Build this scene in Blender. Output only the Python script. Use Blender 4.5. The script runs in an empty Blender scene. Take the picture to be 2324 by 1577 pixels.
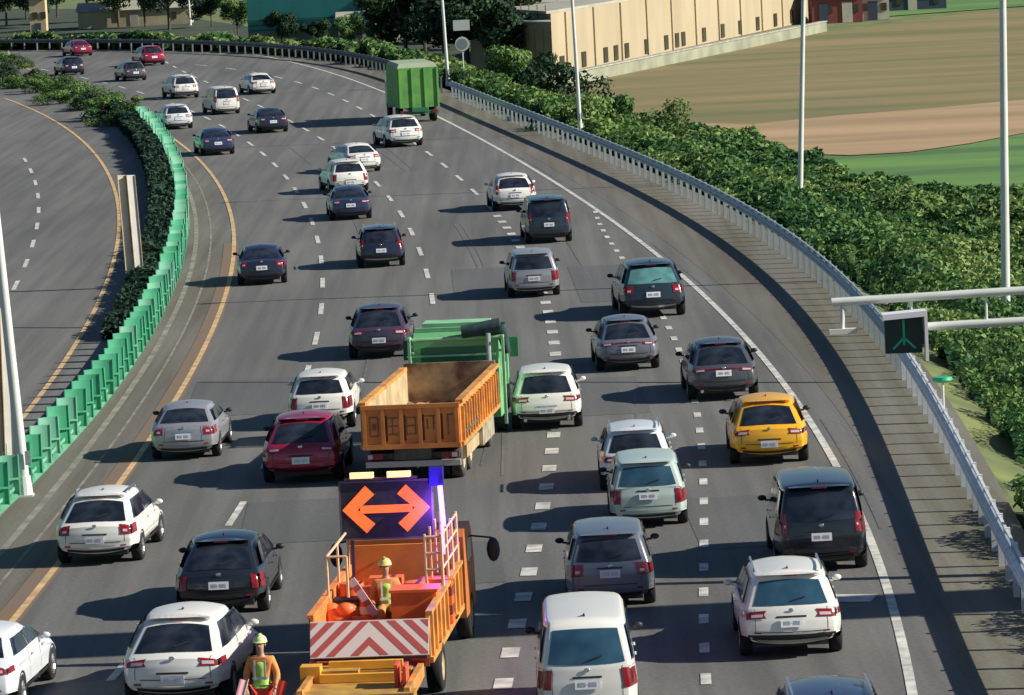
import bpy, bmesh, math, random
import numpy as np
from mathutils import Matrix, Vector

# ---------------------------------------------------------------- camera, sky, sun
R = math.radians
scene = bpy.context.scene
col = scene.collection
F_PX, CW, CH = 10600.0, 2323.0, 1577.0          # focal length and frame in survey pixels
CAM_H = 14.72
PITCH = math.atan((CH / 2 + 312) / F_PX)
ROLL = -0.050
cam_d = bpy.data.cameras.new('camera'); cam = bpy.data.objects.new('camera', cam_d); col.objects.link(cam)
cam_d.sensor_width = 36.0; cam_d.sensor_fit = 'HORIZONTAL'; cam_d.lens = 36.0 * F_PX / CW
cam_d.clip_start = 1.0; cam_d.clip_end = 6000.0
CM = Matrix.Rotation(math.pi / 2 - PITCH, 3, 'X') @ Matrix.Rotation(ROLL, 3, 'Z')
cam.matrix_world = Matrix.Translation((0, 0, CAM_H)) @ CM.to_4x4()
scene.camera = cam

SUN_EL, SUN_BACK = R(29), R(9)                 # elevation; how far the sun stands behind the camera's side
sd = Vector((math.cos(SUN_EL) * math.cos(SUN_BACK), -math.cos(SUN_EL) * math.sin(SUN_BACK), math.sin(SUN_EL)))
w = bpy.data.worlds.new('World'); scene.world = w; w.use_nodes = True
nt = w.node_tree; bg = nt.nodes['Background']
sky = nt.nodes.new('ShaderNodeTexSky'); sky.sky_type = 'NISHITA'; sky.sun_disc = False
sky.sun_elevation = SUN_EL; sky.sun_rotation = math.atan2(sd.x, sd.y)
sky.air_density = 1.2; sky.dust_density = 0.3; sky.ozone_density = 6.0
nt.links.new(sky.outputs[0], bg.inputs[0]); bg.inputs[1].default_value = 0.05
sl = bpy.data.lights.new('sun', 'SUN'); sl.energy = 5.0; sl.angle = R(0.5); sl.color = (1.0, 0.93, 0.82)
so = bpy.data.objects.new('sun', sl); col.objects.link(so)
so.rotation_euler = sd.to_track_quat('Z', 'Y').to_euler(); so.location = (60, -20, 60)
scene.view_settings.view_transform = 'Standard'; scene.view_settings.look = 'None'
scene.view_settings.exposure = 0.55; scene.view_settings.gamma = 1.0
scene.cycles.max_bounces = 5; scene.cycles.use_denoising = True

# ---------------------------------------------------------------- helpers
rnd = random.Random(7)
rng = np.random.default_rng(11)

def at(x, y, h=0.0):
    """survey point -> world point on the horizontal plane z = h"""
    d = CM @ Vector((x - CW / 2, -(y - CH / 2), -F_PX))
    t = (h - CAM_H) / d.z
    return Vector((d.x * t, d.y * t, h))

def px_h(x, y, Y):
    """survey point -> world point at distance Y"""
    d = CM @ Vector((x - CW / 2, -(y - CH / 2), -F_PX))
    t = Y / d.y
    return Vector((d.x * t, Y, CAM_H + d.z * t))

MATS = {}
def mat(name, c, rough=0.6, metal=0.0, noise=0.0, scale=1.0, c2=None, coat=0.0, emit=0.0, bump=0.0, spec=0.5, stretch=None, detail=4.0):
    if name in MATS: return MATS[name]
    m = bpy.data.materials.new(name); m.use_nodes = True
    n = m.node_tree; b = n.nodes['Principled BSDF']
    b.inputs['Base Color'].default_value = (*c, 1); b.inputs['Roughness'].default_value = rough
    b.inputs['Metallic'].default_value = metal; b.inputs['Coat Weight'].default_value = coat
    b.inputs['Coat Roughness'].default_value = 0.08
    b.inputs['Specular IOR Level'].default_value = spec
    if emit:
        b.inputs['Emission Color'].default_value = (*c, 1); b.inputs['Emission Strength'].default_value = emit
    if noise or c2:
        tc = n.nodes.new('ShaderNodeTexCoord'); mp = n.nodes.new('ShaderNodeMapping')
        n.links.new(tc.outputs['Object'], mp.inputs[0])
        if stretch: mp.inputs['Scale'].default_value = stretch
        tx = n.nodes.new('ShaderNodeTexNoise'); tx.inputs['Scale'].default_value = scale; tx.inputs['Detail'].default_value = detail
        n.links.new(mp.outputs[0], tx.inputs['Vector'])
        rp = n.nodes.new('ShaderNodeValToRGB')
        k = noise
        a = c2 if c2 else tuple(max(0, v * (1 - k)) for v in c)
        d = c if c2 else tuple(v * (1 + k) for v in c)
        rp.color_ramp.elements[0].position = 0.35; rp.color_ramp.elements[1].position = 0.65
        rp.color_ramp.elements[0].color = (*a, 1); rp.color_ramp.elements[1].color = (*d, 1)
        n.links.new(tx.outputs[0], rp.inputs[0]); n.links.new(rp.outputs[0], b.inputs['Base Color'])
        if bump:
            bp = n.nodes.new('ShaderNodeBump'); bp.inputs['Strength'].default_value = bump; bp.inputs['Distance'].default_value = 0.02
            n.links.new(tx.outputs[0], bp.inputs['Height']); n.links.new(bp.outputs[0], b.inputs['Normal'])
    MATS[name] = m
    return m

def tag(o, label=None, cat=None, group=None, kind=None):
    if label: o['label'] = label
    if cat: o['category'] = cat
    if group: o['group'] = group
    if kind: o['kind'] = kind
    return o

def empty(name, loc, yaw=0.0, label=None, cat=None, group=None):
    o = bpy.data.objects.new(name, None); col.objects.link(o)
    o.location = loc; o.rotation_euler = (0, 0, -yaw); o.empty_display_size = 0.3
    return tag(o, label, cat, group)

class MB:
    def __init__(self): self.v = []; self.f = []; self.m = []
    def add(self, vs, fs, mi=0):
        k = len(self.v); self.v += [tuple(p) for p in vs]
        self.f += [tuple(i + k for i in f) for f in fs]; self.m += [mi] * len(fs)
        return self
    def box(self, c, s, rx=0, ry=0, rz=0, mi=0, taper=1.0):
        M = Matrix.Rotation(rz, 3, 'Z') @ Matrix.Rotation(ry, 3, 'Y') @ Matrix.Rotation(rx, 3, 'X')
        vs = []
        for z in (-1, 1):
            k = taper if z > 0 else 1
            for x, y in ((-1, -1), (1, -1), (1, 1), (-1, 1)):
                vs.append(Vector(c) + M @ Vector((x * s[0] / 2 * k, y * s[1] / 2 * k, z * s[2] / 2)))
        return self.add(vs, [(3, 2, 1, 0), (4, 5, 6, 7), (0, 1, 5, 4), (1, 2, 6, 5), (2, 3, 7, 6), (3, 0, 4, 7)], mi)
    def tube(self, a, b, r0, r1=None, n=10, mi=0, cap=True):
        a, b = Vector(a), Vector(b); r1 = r0 if r1 is None else r1
        d = (b - a).normalized(); q = d.to_track_quat('Z', 'Y').to_matrix()
        vs = []
        for p, r in ((a, r0), (b, r1)):
            for i in range(n):
                t = 2 * math.pi * i / n
                vs.append(p + q @ Vector((r * math.cos(t), r * math.sin(t), 0)))
        fs = [(i, (i + 1) % n, n + (i + 1) % n, n + i) for i in range(n)]
        if cap: fs += [tuple(range(n - 1, -1, -1)), tuple(range(n, 2 * n))]
        return self.add(vs, fs, mi)
    def ball(self, c, r, n=10, mi=0):
        r = (r, r, r) if isinstance(r, (int, float)) else r
        h = n // 2; vs = []
        for j in range(h + 1):
            t = math.pi * j / h
            for i in range(n):
                p = 2 * math.pi * i / n
                vs.append((c[0] + r[0] * math.sin(t) * math.cos(p), c[1] + r[1] * math.sin(t) * math.sin(p), c[2] + r[2] * math.cos(t)))
        fs = [(j * n + i, (j + 1) * n + i, (j + 1) * n + (i + 1) % n, j * n + (i + 1) % n) for j in range(h) for i in range(n)]
        return self.add(vs, fs, mi)
    def lathe(self, prof, c=(0, 0, 0), axis='X', n=20, mi=0):
        vs = []
        for (a, r) in prof:
            for i in range(n):
                t = 2 * math.pi * i / n
                p = (a, r * math.cos(t), r * math.sin(t)) if axis == 'X' else (r * math.cos(t), r * math.sin(t), a)
                vs.append((c[0] + p[0], c[1] + p[1], c[2] + p[2]))
        fs = [(j * n + i, j * n + (i + 1) % n, (j + 1) * n + (i + 1) % n, (j + 1) * n + i) for j in range(len(prof) - 1) for i in range(n)]
        return self.add(vs, fs, mi)
    def grid(self, P, mi=0):
        nr, nc = len(P), len(P[0])
        return self.add([p for r in P for p in r], [(i * nc + j, i * nc + j + 1, (i + 1) * nc + j + 1, (i + 1) * nc + j) for i in range(nr - 1) for j in range(nc - 1)], mi)
    def build(self, name, mats, parent=None, smooth=None, fix=True):
        me = bpy.data.meshes.new(name); me.from_pydata(self.v, [], self.f)
        if not isinstance(mats, (list, tuple)): mats = [mats]
        for m in mats: me.materials.append(m)
        if len(mats) > 1: me.polygons.foreach_set('material_index', self.m)
        if fix:
            bm = bmesh.new(); bm.from_mesh(me)
            bmesh.ops.remove_doubles(bm, verts=bm.verts, dist=0.0005)
            bmesh.ops.recalc_face_normals(bm, faces=bm.faces); bm.to_mesh(me); bm.free()
        if smooth:
            me.polygons.foreach_set('use_smooth', [True] * len(me.polygons)); me.set_sharp_from_angle(angle=R(smooth))
        me.update()
        o = bpy.data.objects.new(name, me); col.objects.link(o)
        if parent: o.parent = parent
        return o

def copy_tree(o, parent=None):
    c = o.copy(); col.objects.link(c)
    if parent: c.parent = parent
    for ch in o.children: copy_tree(ch, c)
    return c

def lerp(a, b, t): return a + (b - a) * t
def interp(x, xs, ys): return float(np.interp(x, xs, ys))

def smooth_curve(pts, step):
    """Catmull-Rom through 3-D points, resampled at an even step"""
    P = [Vector(p) for p in pts]; P = [P[0] * 2 - P[1]] + P + [P[-1] * 2 - P[-2]]
    out = []
    for i in range(1, len(P) - 2):
        for k in range(12):
            t = k / 12
            a, b, c, d = P[i - 1], P[i], P[i + 1], P[i + 2]
            out.append(0.5 * ((2 * b) + (c - a) * t + (2 * a - 5 * b + 4 * c - d) * t * t + (3 * b - a - 3 * c + d) * t ** 3))
    out.append(P[-2])
    A = np.array([tuple(p) for p in out]); s = np.r_[0, np.cumsum(np.linalg.norm(np.diff(A, axis=0), axis=1))]
    n = max(2, int(s[-1] / step)); q = np.linspace(0, s[-1], n + 1)
    return np.stack([np.interp(q, s, A[:, k]) for k in range(3)], 1)

def fit_curve(pix, h=0.0, deg=4, y0=None, y1=None, step=2.0):
    """traced line -> smooth world curve X(Y) by a low-order polynomial, so plan curvature stays that of a road"""
    W = np.array([tuple(at(x, y, h)) for x, y in pix])
    c = np.polyfit(W[:, 1] / 100, W[:, 0], deg)
    y0 = W[:, 1].min() if y0 is None else y0; y1 = W[:, 1].max() if y1 is None else y1
    Y = np.arange(y0, y1, step); X = np.polyval(c, Y / 100)
    return np.stack([X, Y, np.zeros_like(Y)], 1)

def side(C):
    """unit left-to-right normals of a plan curve"""
    T = np.gradient(C[:, :2], axis=0); T /= np.linalg.norm(T, axis=1)[:, None]
    return np.stack([T[:, 1], -T[:, 0]], 1)

def ribbon(mb, C, a, b, z=0.0):
    N = side(C); rows = []
    for i in range(len(C)):
        rows.append([(C[i, 0] + N[i, 0] * a, C[i, 1] + N[i, 1] * a, z), (C[i, 0] + N[i, 0] * b, C[i, 1] + N[i, 1] * b, z)])
    mb.grid(rows)

def cut(C, s0, s1, n=4):
    s = np.r_[0, np.cumsum(np.linalg.norm(np.diff(C[:, :2], axis=0), axis=1))]
    q = np.linspace(s0, s1, n)
    return np.stack([np.interp(q, s, C[:, k]) for k in range(3)], 1)

def length(C): return float(np.linalg.norm(np.diff(C[:, :2], axis=0), axis=1).sum())

# ---------------------------------------------------------------- traced road lines (plan curves)
EDGE_R = fit_curve([(2085, 1577), (2050, 1470), (2020, 1380), (1970, 1230), (1890, 1060), (1840, 970), (1780, 880), (1700, 770), (1640, 705), (1570, 640), (1500, 580),
                    (1400, 510), (1300, 445), (1200, 380), (1100, 322), (1000, 270), (900, 220), (800, 180), (650, 140), (450, 105)], deg=5, y0=66, y1=440)
EDGE_L = fit_curve([(30, 1392), (135, 1285), (265, 1110), (300, 1065), (400, 915), (470, 760), (515, 640), (525, 540), (515, 460), (490, 400), (455, 360), (400, 318),
                    (340, 285), (250, 240), (150, 192), (50, 150)], deg=5, y0=66, y1=430)
DASH_B = fit_curve([(535, 1170), (655, 938), (695, 848), (718, 770), (731, 701), (732, 648), (730, 593), (722, 547), (709, 509), (690, 466), (668, 430), (644, 400), (620, 370),
                    (593, 344), (562, 322), (450, 260), (300, 205)], deg=5, y0=64, y1=400)
DASH_C = fit_curve([(870, 1577), (930, 1150), (984, 738), (984, 678), (975, 621), (959, 567), (935, 525), (907, 484), (877, 446), (750, 335), (712, 305), (560, 225), (430, 170)], deg=4, y0=64, y1=400)
DASH_D = fit_curve([(1138, 1550), (1160, 1477), (1175, 1415), (1188, 1355), (1202, 1303), (1213, 1250), (1230, 1155), (1242, 1070), (1253, 1000), (1262, 900), (1260, 820), (1255, 768),
                    (1243, 688), (1183, 566), (1138, 507), (1085, 445), (1045, 402), (1000, 370), (965, 345), (850, 265), (700, 195)], deg=5, y0=66, y1=380)
DASH_E = fit_curve([(1593, 1550), (1600, 1472), (1601, 1405), (1601, 1345), (1602, 1240), (1597, 1165), (1592, 1072), (1585, 1000), (1575, 935), (1551, 822), (1520, 730), (1413, 595),
                    (1352, 484)], deg=4, y0=66, y1=210)
RAIL = fit_curve([(2324, 1311), (2281, 1226), (2219, 1109), (2169, 1014), (2124, 929), (2021, 790), (1983, 732), (1924, 665), (1872, 602), (1831, 558), (1794, 524), (1739, 491), (1665, 465),
                  (1562, 418), (1488, 385), (1394, 345), (1297, 297), (1177, 242), (1052, 206), (900, 150), (700, 112)], h=0.85, deg=5, y0=70, y1=440)
FENCE = fit_curve([(-150, 1290), (42, 1110), (169, 990), (270, 870), (329, 775), (367, 680), (397, 600), (412, 500), (408, 430), (385, 370), (350, 325), (318, 290), (297, 262), (200, 215), (100, 180)], deg=5, y0=88, y1=400)
LEFT_Y = fit_curve([(-120, 1150), (42, 947), (122, 850), (169, 782), (211, 715), (249, 639), (268, 563), (270, 512), (251, 403), (226, 367), (180, 319), (129, 277), (77, 248), (-50, 205)], deg=4, y0=90, y1=330)
LEFT_D = fit_curve([(34, 649), (60, 598), (76, 551), (84, 512), (86, 475), (86, 442), (79, 411), (69, 384), (55, 359), (35, 337), (13, 313)], deg=3, y0=140, y1=260)

def xr(Y): return np.interp(Y, RAIL[:, 1], RAIL[:, 0])

# ---------------------------------------------------------------- materials of the setting
def asphalt(name, base, stain):
    m = bpy.data.materials.new(name); m.use_nodes = True
    n = m.node_tree; b = n.nodes['Principled BSDF']; b.inputs['Roughness'].default_value = 0.82; b.inputs['Specular IOR Level'].default_value = 0.3
    tc = n.nodes.new('ShaderNodeTexCoord')
    def noise(scale, st, det=5):
        mp = n.nodes.new('ShaderNodeMapping'); mp.inputs['Scale'].default_value = st
        n.links.new(tc.outputs['Object'], mp.inputs[0])
        t = n.nodes.new('ShaderNodeTexNoise'); t.inputs['Scale'].default_value = scale; t.inputs['Detail'].default_value = det
        n.links.new(mp.outputs[0], t.inputs['Vector']); return t
    big = noise(0.18, (1, 0.25, 1)); streak = noise(1.1, (1.6, 0.035, 1), 6); fine = noise(9, (1, 1, 1), 3)
    def ramp(src, a, ca, bb, cb):
        r = n.nodes.new('ShaderNodeValToRGB'); e = r.color_ramp.elements
        e[0].position = a; e[1].position = bb; e[0].color = (*ca, 1); e[1].color = (*cb, 1)
        n.links.new(src.outputs[0], r.inputs[0]); return r
    r1 = ramp(big, 0.35, tuple(v * 0.86 for v in base), 0.68, tuple(v * 1.12 for v in base))
    r2 = ramp(streak, 0.38, stain, 0.62, (1, 1, 1))
    r3 = ramp(fine, 0.3, (0.86,) * 3, 0.7, (1.12,) * 3)
    def mul(a, b2):
        x = n.nodes.new('ShaderNodeMixRGB'); x.blend_type = 'MULTIPLY'; x.inputs[0].default_value = 1
        n.links.new(a.outputs[0], x.inputs[1]); n.links.new(b2.outputs[0], x.inputs[2]); return x
    o = mul(mul(r1, r2), r3); n.links.new(o.outputs[0], b.inputs['Base Color'])
    bp = n.nodes.new('ShaderNodeBump'); bp.inputs['Strength'].default_value = 0.25; bp.inputs['Distance'].default_value = 0.02
    n.links.new(fine.outputs[0], bp.inputs['Height']); n.links.new(bp.outputs[0], b.inputs['Normal'])
    return m
M_ASPH = asphalt('asphalt', (0.150, 0.150, 0.141), (0.76, 0.76, 0.77))
M_SHLD = asphalt('shoulder_asphalt', (0.160, 0.150, 0.130), (0.76, 0.70, 0.64))
M_VERGE = asphalt('dusty_verge', (0.175, 0.168, 0.140), (0.74, 0.72, 0.58))
M_WHITE = mat('road_paint_white', (0.66, 0.65, 0.59), 0.7, c2=(0.34, 0.34, 0.31), scale=2.2, detail=9)
M_YELL = mat('road_paint_yellow', (0.66, 0.46, 0.22), 0.7, c2=(0.42, 0.27, 0.13), scale=1.6, detail=9)
M_RUST = mat('tyre_rubbed_dirt', (0.20, 0.115, 0.06), 0.9, c2=(0.15, 0.125, 0.10), scale=0.8)
M_STEEL = mat('galvanised_steel', (0.36, 0.42, 0.44), 0.5, 0.3, noise=0.15, scale=2)
M_POLE = mat('pole_paint', (0.62, 0.65, 0.60), 0.5, 0.1, noise=0.06, scale=1.5)
M_CONC = mat('old_concrete', (0.34, 0.33, 0.29), 0.9, noise=0.25, scale=0.8, bump=0.3)
M_GREEN = mat('green_painted_blade', (0.055, 0.36, 0.19), 0.6, noise=0.35, scale=0.6)
M_GREEN2 = mat('faded_green_blade', (0.15, 0.42, 0.28), 0.6, noise=0.25, scale=0.8)
M_SOIL = mat('field_ground', (0.17, 0.20, 0.065), 0.95, c2=(0.085, 0.115, 0.04), scale=0.3, detail=10)

# ---------------------------------------------------------------- ground, roads
def terr(X, Y):
    d = X - (xr(Y) + 0.7)
    return np.where(d < 0, -0.03, -0.03 - np.minimum(6.0, d * 0.42))
ys = np.r_[np.arange(40, 460, 6.0), np.arange(460, 900, 40.0), np.arange(900, 5001, 400.0)]
xs = np.r_[np.arange(-3000, -120, 320.0), np.arange(-120, -40, 16.0), np.arange(-40, 60, 1.6), np.arange(60, 140, 16.0), np.arange(140, 3001, 320.0)]
GX, GY = np.meshgrid(xs, ys)
GZ = terr(GX, GY)
GZ = np.where(GY > 445, np.minimum(GZ, -0.03 - np.minimum(6, (GY - 445) * 0.4)), GZ)
g = MB(); nr, nc = GX.shape
g.v = list(map(tuple, np.stack([GX.ravel(), GY.ravel(), GZ.ravel()], 1)))
g.f = [(i * nc + j, i * nc + j + 1, (i + 1) * nc + j + 1, (i + 1) * nc + j) for i in range(nr - 1) for j in range(nc - 1)]
g.m = [0] * len(g.f)
o = g.build('ground', M_SOIL, fix=False); tag(o, 'flat farmland and verge around the motorway', kind='structure')

# main carriageway sheet: from the median fence to the guard rail
def sheet(name, CL, al, CR, ar, m, z, label, y0=None, y1=None, n=5):
    Y = np.arange(y0, y1, 2.0)
    xl = np.interp(Y, CL[:, 1], CL[:, 0]) + al; xq = np.interp(Y, CR[:, 1], CR[:, 0]) + ar
    mb = MB(); mb.grid([[(lerp(xl[i], xq[i], k / n), Y[i], z) for k in range(n + 1)] for i in range(len(Y))])
    return tag(mb.build(name, m, fix=False), label, kind='structure')
def ext(C, y):   # extend a curve backwards in a straight line to distance y
    t = (C[0] - C[3]) / (C[3, 1] - C[0, 1]); k = C[0, 1] - y
    return np.vstack([C[0] + t * k, C]) if k > 0 else C
FEN = ext(FENCE, 50); RAI = ext(RAIL, 50); ER = ext(EDGE_R, 50); EL = ext(EDGE_L, 50)
sheet('road', FEN, 0.0, RAI, 0.35, M_ASPH, 0.0, 'grey asphalt carriageway curving left', 50, 438)
sheet('shoulder_road', FEN, 0.05, EL, -0.45, M_SHLD, 0.004, 'stained brownish inner shoulder beside the green fence', 50, 398)
sheet('verge_path', ER, 0.9, RAI, 0.3, M_SHLD, 0.004, 'brownish outer shoulder along the white edge line', 50, 430)
mb = MB(); ribbon(mb, RAI[RAI[:, 1] > 50], -1.35, 0.9, 0.008)
tag(mb.build('gutter_path', M_VERGE, fix=False), 'dusty strip with weeds under the guard rail', kind='structure')
sheet('opposite_road', np.array([[-60, 50, 0], [-75, 440, 0]], float), 0, FEN, -0.02, M_ASPH, 0.001, 'opposite carriageway beyond the median', 50, 398)

mk = MB()
ribbon(mk, EDGE_R, -0.09, 0.09, 0.012)
N = EDGE_R
tag(mk.build('white_edge_line', M_WHITE, fix=False), 'solid white line along the right side of the lanes', kind='structure')
mk = MB(); ribbon(mk, EDGE_L, -0.08, 0.08, 0.014); ribbon(mk, LEFT_Y, -0.08, 0.08, 0.014)
tag(mk.build('yellow_edge_line', M_YELL, fix=False), 'solid yellow lines on both sides of the median', kind='structure')
mk = MB(); ribbon(mk, EDGE_L[EDGE_L[:, 1] < 190], -0.42, 0.16, 0.009)
tag(mk.build('dirt_path', M_RUST, fix=False), 'rusty brown dirt rubbed along the yellow line', kind='structure')
mk = MB()
def dashes(C, s_first, on, period, hw, s_last):
    s = s_first
    while s < s_last:
        ribbon(mk, cut(C, s, s + on), -hw, hw, 0.013); s += period
def s_at(C, Y):
    s = np.r_[0, np.cumsum(np.linalg.norm(np.diff(C[:, :2], axis=0), axis=1))]; return float(np.interp(Y, C[:, 1], s))
def first(C, pxy, on, per):     # phase so that a dash is centred on the traced point
    s = s_at(C, at(*pxy).y) - on / 2; return s - per * int(s / per)
dashes(DASH_B, first(DASH_B, (731, 701), 4, 10), 4, 10, 0.085, length(DASH_B) - 6)
dashes(DASH_C, first(DASH_C, (984, 678), 4, 10), 4, 10, 0.085, length(DASH_C) - 6)
sd_ = s_at(DASH_D, at(1125, 490).y)
dashes(DASH_D, first(DASH_D, (1188, 1355), 1.1, 3.3), 1.1, 3.3, 0.17, sd_)
dashes(DASH_D, sd_ + 3, 4, 10, 0.085, length(DASH_D) - 6)
dashes(DASH_E, first(DASH_E, (1600, 1405), 1.1, 3.3), 1.1, 3.3, 0.095, s_at(DASH_E, at(1352, 480).y))
dashes(LEFT_D, first(LEFT_D, (60, 598), 4, 10), 4, 10, 0.085, length(LEFT_D) - 4)
p = at(1935, 1358); mk.box((p.x, p.y, 0.013), (0.85, 0.9, 0.002), rz=R(-14))
tag(mk.build('lane_markings', M_WHITE, fix=False), 'white dashed lane lines on the asphalt', kind='structure')
M_JOINT = mat('joint_seal', (0.022, 0.022, 0.024), 0.7)
mk = MB()
for (xa, xb, y) in ((450, 1905, 868), (28, 200, 744)):
    a, b = at(xa, y), at(xb, y); d = (b - a); mk.box(((a.x + b.x) / 2, (a.y + b.y) / 2, 0.0115), (d.length, 0.16, 0.001), rz=math.atan2(d.y, d.x))
tag(mk.build('expansion_joint_path', M_JOINT, fix=False), 'thin dark expansion joints across the asphalt', kind='structure')

M_SCUF = mat('pale_scuff', (0.27, 0.25, 0.20), 0.9, c2=(0.15, 0.14, 0.12), scale=1.2, detail=10)
M_TAR = mat('tar_seam', (0.095, 0.094, 0.092), 0.75, c2=(0.14, 0.14, 0.135), scale=1.5, detail=8)
mk = MB()
for off, hw in ((-2.35, .05), (-1.55, .09), (-0.95, .04)):
    ribbon(mk, EDGE_L[(EDGE_L[:, 1] > 90) & (EDGE_L[:, 1] < 260)], off - hw, off + hw, 0.0095)
tag(mk.build('scuff_path', M_SCUF, fix=False), 'pale tyre scuffs along the inner shoulder', kind='structure')
mk = MB()
for C, off in ((EDGE_R, .32), (DASH_B, 1.75), (DASH_C, 1.9), (DASH_D, -1.7), (DASH_E, -1.6)):
    for a_ in np.arange(80, 250, 1.0):
        if math.sin(a_ * .11 + off * 7) > .45:
            sgm = C[(C[:, 1] >= a_) & (C[:, 1] <= a_ + 3)]
            if len(sgm) > 1: ribbon(mk, sgm, off - .035, off + .035, 0.0075 + .00002 * (a_ % 7))
tag(mk.build('tar_seam_path', M_TAR, fix=False), 'short dark tar seams in the lanes', kind='structure')
M_PAT = asphalt('patched_asphalt', (0.118, 0.120, 0.118), (0.85,) * 3)
mk = MB()
for (px_, py_, w_, l_) in ((560, 900, 3.2, 9), (1130, 640, 3.2, 12), (1720, 1180, 3.0, 8), (980, 1280, 3, 6), (1400, 640, 3, 14), (700, 1180, 3, 7), (1330, 900, 3.1, 9)):
    q = at(px_, py_); mk.box((q.x, q.y, 0.0058), (w_, l_, 0.001), rz=R(1))
tag(mk.build('asphalt_patch_path', M_PAT, fix=False), 'darker resurfaced patches of asphalt', kind='structure')

# fields below the embankment on the right
def patch(name, pix, m, label, h):
    W = [at(x, y, h) for x, y in pix]
    mb = MB(); mb.add(W, [tuple(range(len(W)))])
    tag(mb.build(name, m), label, kind='structure')
M_TAN = mat('bare_tan_soil', (0.42, 0.285, 0.155), 0.95, c2=(0.28, 0.19, 0.095), scale=0.16, detail=11, stretch=(0.14, 0.9, 1))
M_BRN = mat('mown_brown_field', (0.25, 0.19, 0.08), 0.95, c2=(0.13, 0.135, 0.045), scale=0.11, detail=10, stretch=(0.14, 0.9, 1))
M_GRN = mat('green_field', (0.12, 0.25, 0.05), 0.95, c2=(0.055, 0.14, 0.035), scale=0.18, detail=10, stretch=(0.14, 0.9, 1))
M_OLV = mat('olive_field', (0.33, 0.25, 0.11), 0.95, c2=(0.17, 0.17, 0.055), scale=0.12, detail=10, stretch=(0.14, 0.9, 1))
H0 = -6.03
patch('brown_field_ground', [(1230, 330), (1240, 195), (1500, 140), (1870, 75), (2230, 25), (2700, -5), (2700, 220), (2245, 250), (1900, 330), (1600, 340)], M_BRN, 'brown and olive mown field before the factory', H0 + 0.02)
patch('tan_field_ground', [(1480, 275), (1700, 282), (1900, 262), (2120, 245), (2330, 225), (2700, 190), (2700, 250), (2330, 300), (2200, 325), (2060, 345), (1930, 352), (1700, 345), (1480, 330)], M_TAN, 'bare tan soil patch between the fields', H0 + 0.06)
patch('green_field_ground', [(1750, 352), (1930, 354), (2060, 347), (2200, 327), (2330, 302), (2700, 240), (2700, 520), (1750, 520)], M_GRN, 'bright green meadow below the embankment', H0 + 0.08)
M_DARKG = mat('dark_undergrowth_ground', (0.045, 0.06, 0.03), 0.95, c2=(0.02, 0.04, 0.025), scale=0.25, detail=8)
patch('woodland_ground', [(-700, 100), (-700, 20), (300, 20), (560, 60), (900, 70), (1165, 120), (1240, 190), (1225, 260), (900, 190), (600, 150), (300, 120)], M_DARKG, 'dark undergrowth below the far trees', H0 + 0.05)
patch('far_green_ground', [(1900, 45), (2400, 8), (2900, -20), (2900, -80), (1900, -60)], M_GRN, 'dark green strip beyond the fields', H0 + 0.10)

# ---------------------------------------------------------------- guard rail
def along(C, step):
    L = length(C); s = np.r_[0, np.cumsum(np.linalg.norm(np.diff(C[:, :2], axis=0), axis=1))]
    q = np.arange(0, L, step)
    P = np.stack([np.interp(q, s, C[:, k]) for k in range(3)], 1); T = np.gradient(P[:, :2], axis=0)
    return P, np.arctan2(T[:, 0], T[:, 1])
def guard_rail(C, label, white, dull=False):
    C = np.asarray(C); P, A = along(C, 2.0)
    root = empty('guard_rail', (C[0, 0], C[0, 1], 0), 0, label, 'guard rail', 'guard rails along the outer shoulder')
    off = C[0].copy(); off[2] = 0
    D = C - off
    m = M_STEEL if not white else mat('whitened_rail', (0.62, 0.65, 0.68), 0.5, 0.1, noise=0.15, scale=2)
    if dull: m = mat('dull_rail', (0.10, 0.12, 0.13), 0.7, noise=0.2, scale=2)
    for nm, zc in (('rail_beam', 0.86),):
        mb = MB(); N = side(D); rows = []
        prof = [(-0.02, -0.15), (-0.09, -0.11), (-0.09, -0.05), (-0.02, 0.0), (-0.09, 0.05), (-0.09, 0.11), (-0.02, 0.15), (0.0, 0.15), (0.0, -0.15), (-0.02, -0.15)]
        for i in range(len(D)): rows.append([(D[i, 0] + N[i, 0] * a, D[i, 1] + N[i, 1] * a, zc + b) for a, b in prof])
        mb.grid(rows); mb.build(nm, m, root)
    mb = MB(); rows = []
    for i in range(len(D)): rows.append([(D[i, 0] + N[i, 0] * a, D[i, 1] + N[i, 1] * a, b) for a, b in ((0.05, 1.00), (0.11, 1.00), (0.11, 1.05), (0.05, 1.05), (0.05, 1.00))])
    mb.grid(rows); mb.build('top_tube', m, root)
    post = MB(); post.box((0.09, 0, 0.54), (0.12, 0.14, 1.08)); post.box((0.0, 0, 0.86), (0.08, 0.10, 0.2))
    first_post = None
    for i, (p, a) in enumerate(zip(P, A)):
        if i >= 100: break
        if first_post is None: q = first_post = post.build('post', m, root)
        else: q = first_post.copy(); col.objects.link(q); q.parent = root
        q.location = (p[0] - off[0], p[1] - off[1], 0); q.rotation_euler = (0, 0, -a)
    return root
yb = at(2016, 850).y
near = ext(RAIL, 62); near = near[near[:, 1] < yb + 0.5]; far = RAIL[RAIL[:, 1] > yb - 1.6]
guard_rail(near, 'pale guard rail beside the vegetation at the lower right', True)
guard_rail(far[far[:, 1] < 300], 'long curved steel guard rail left of the light poles', False)
guard_rail(far[far[:, 1] > 302], 'distant end of the guard rail beyond the green truck', False, True)

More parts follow.
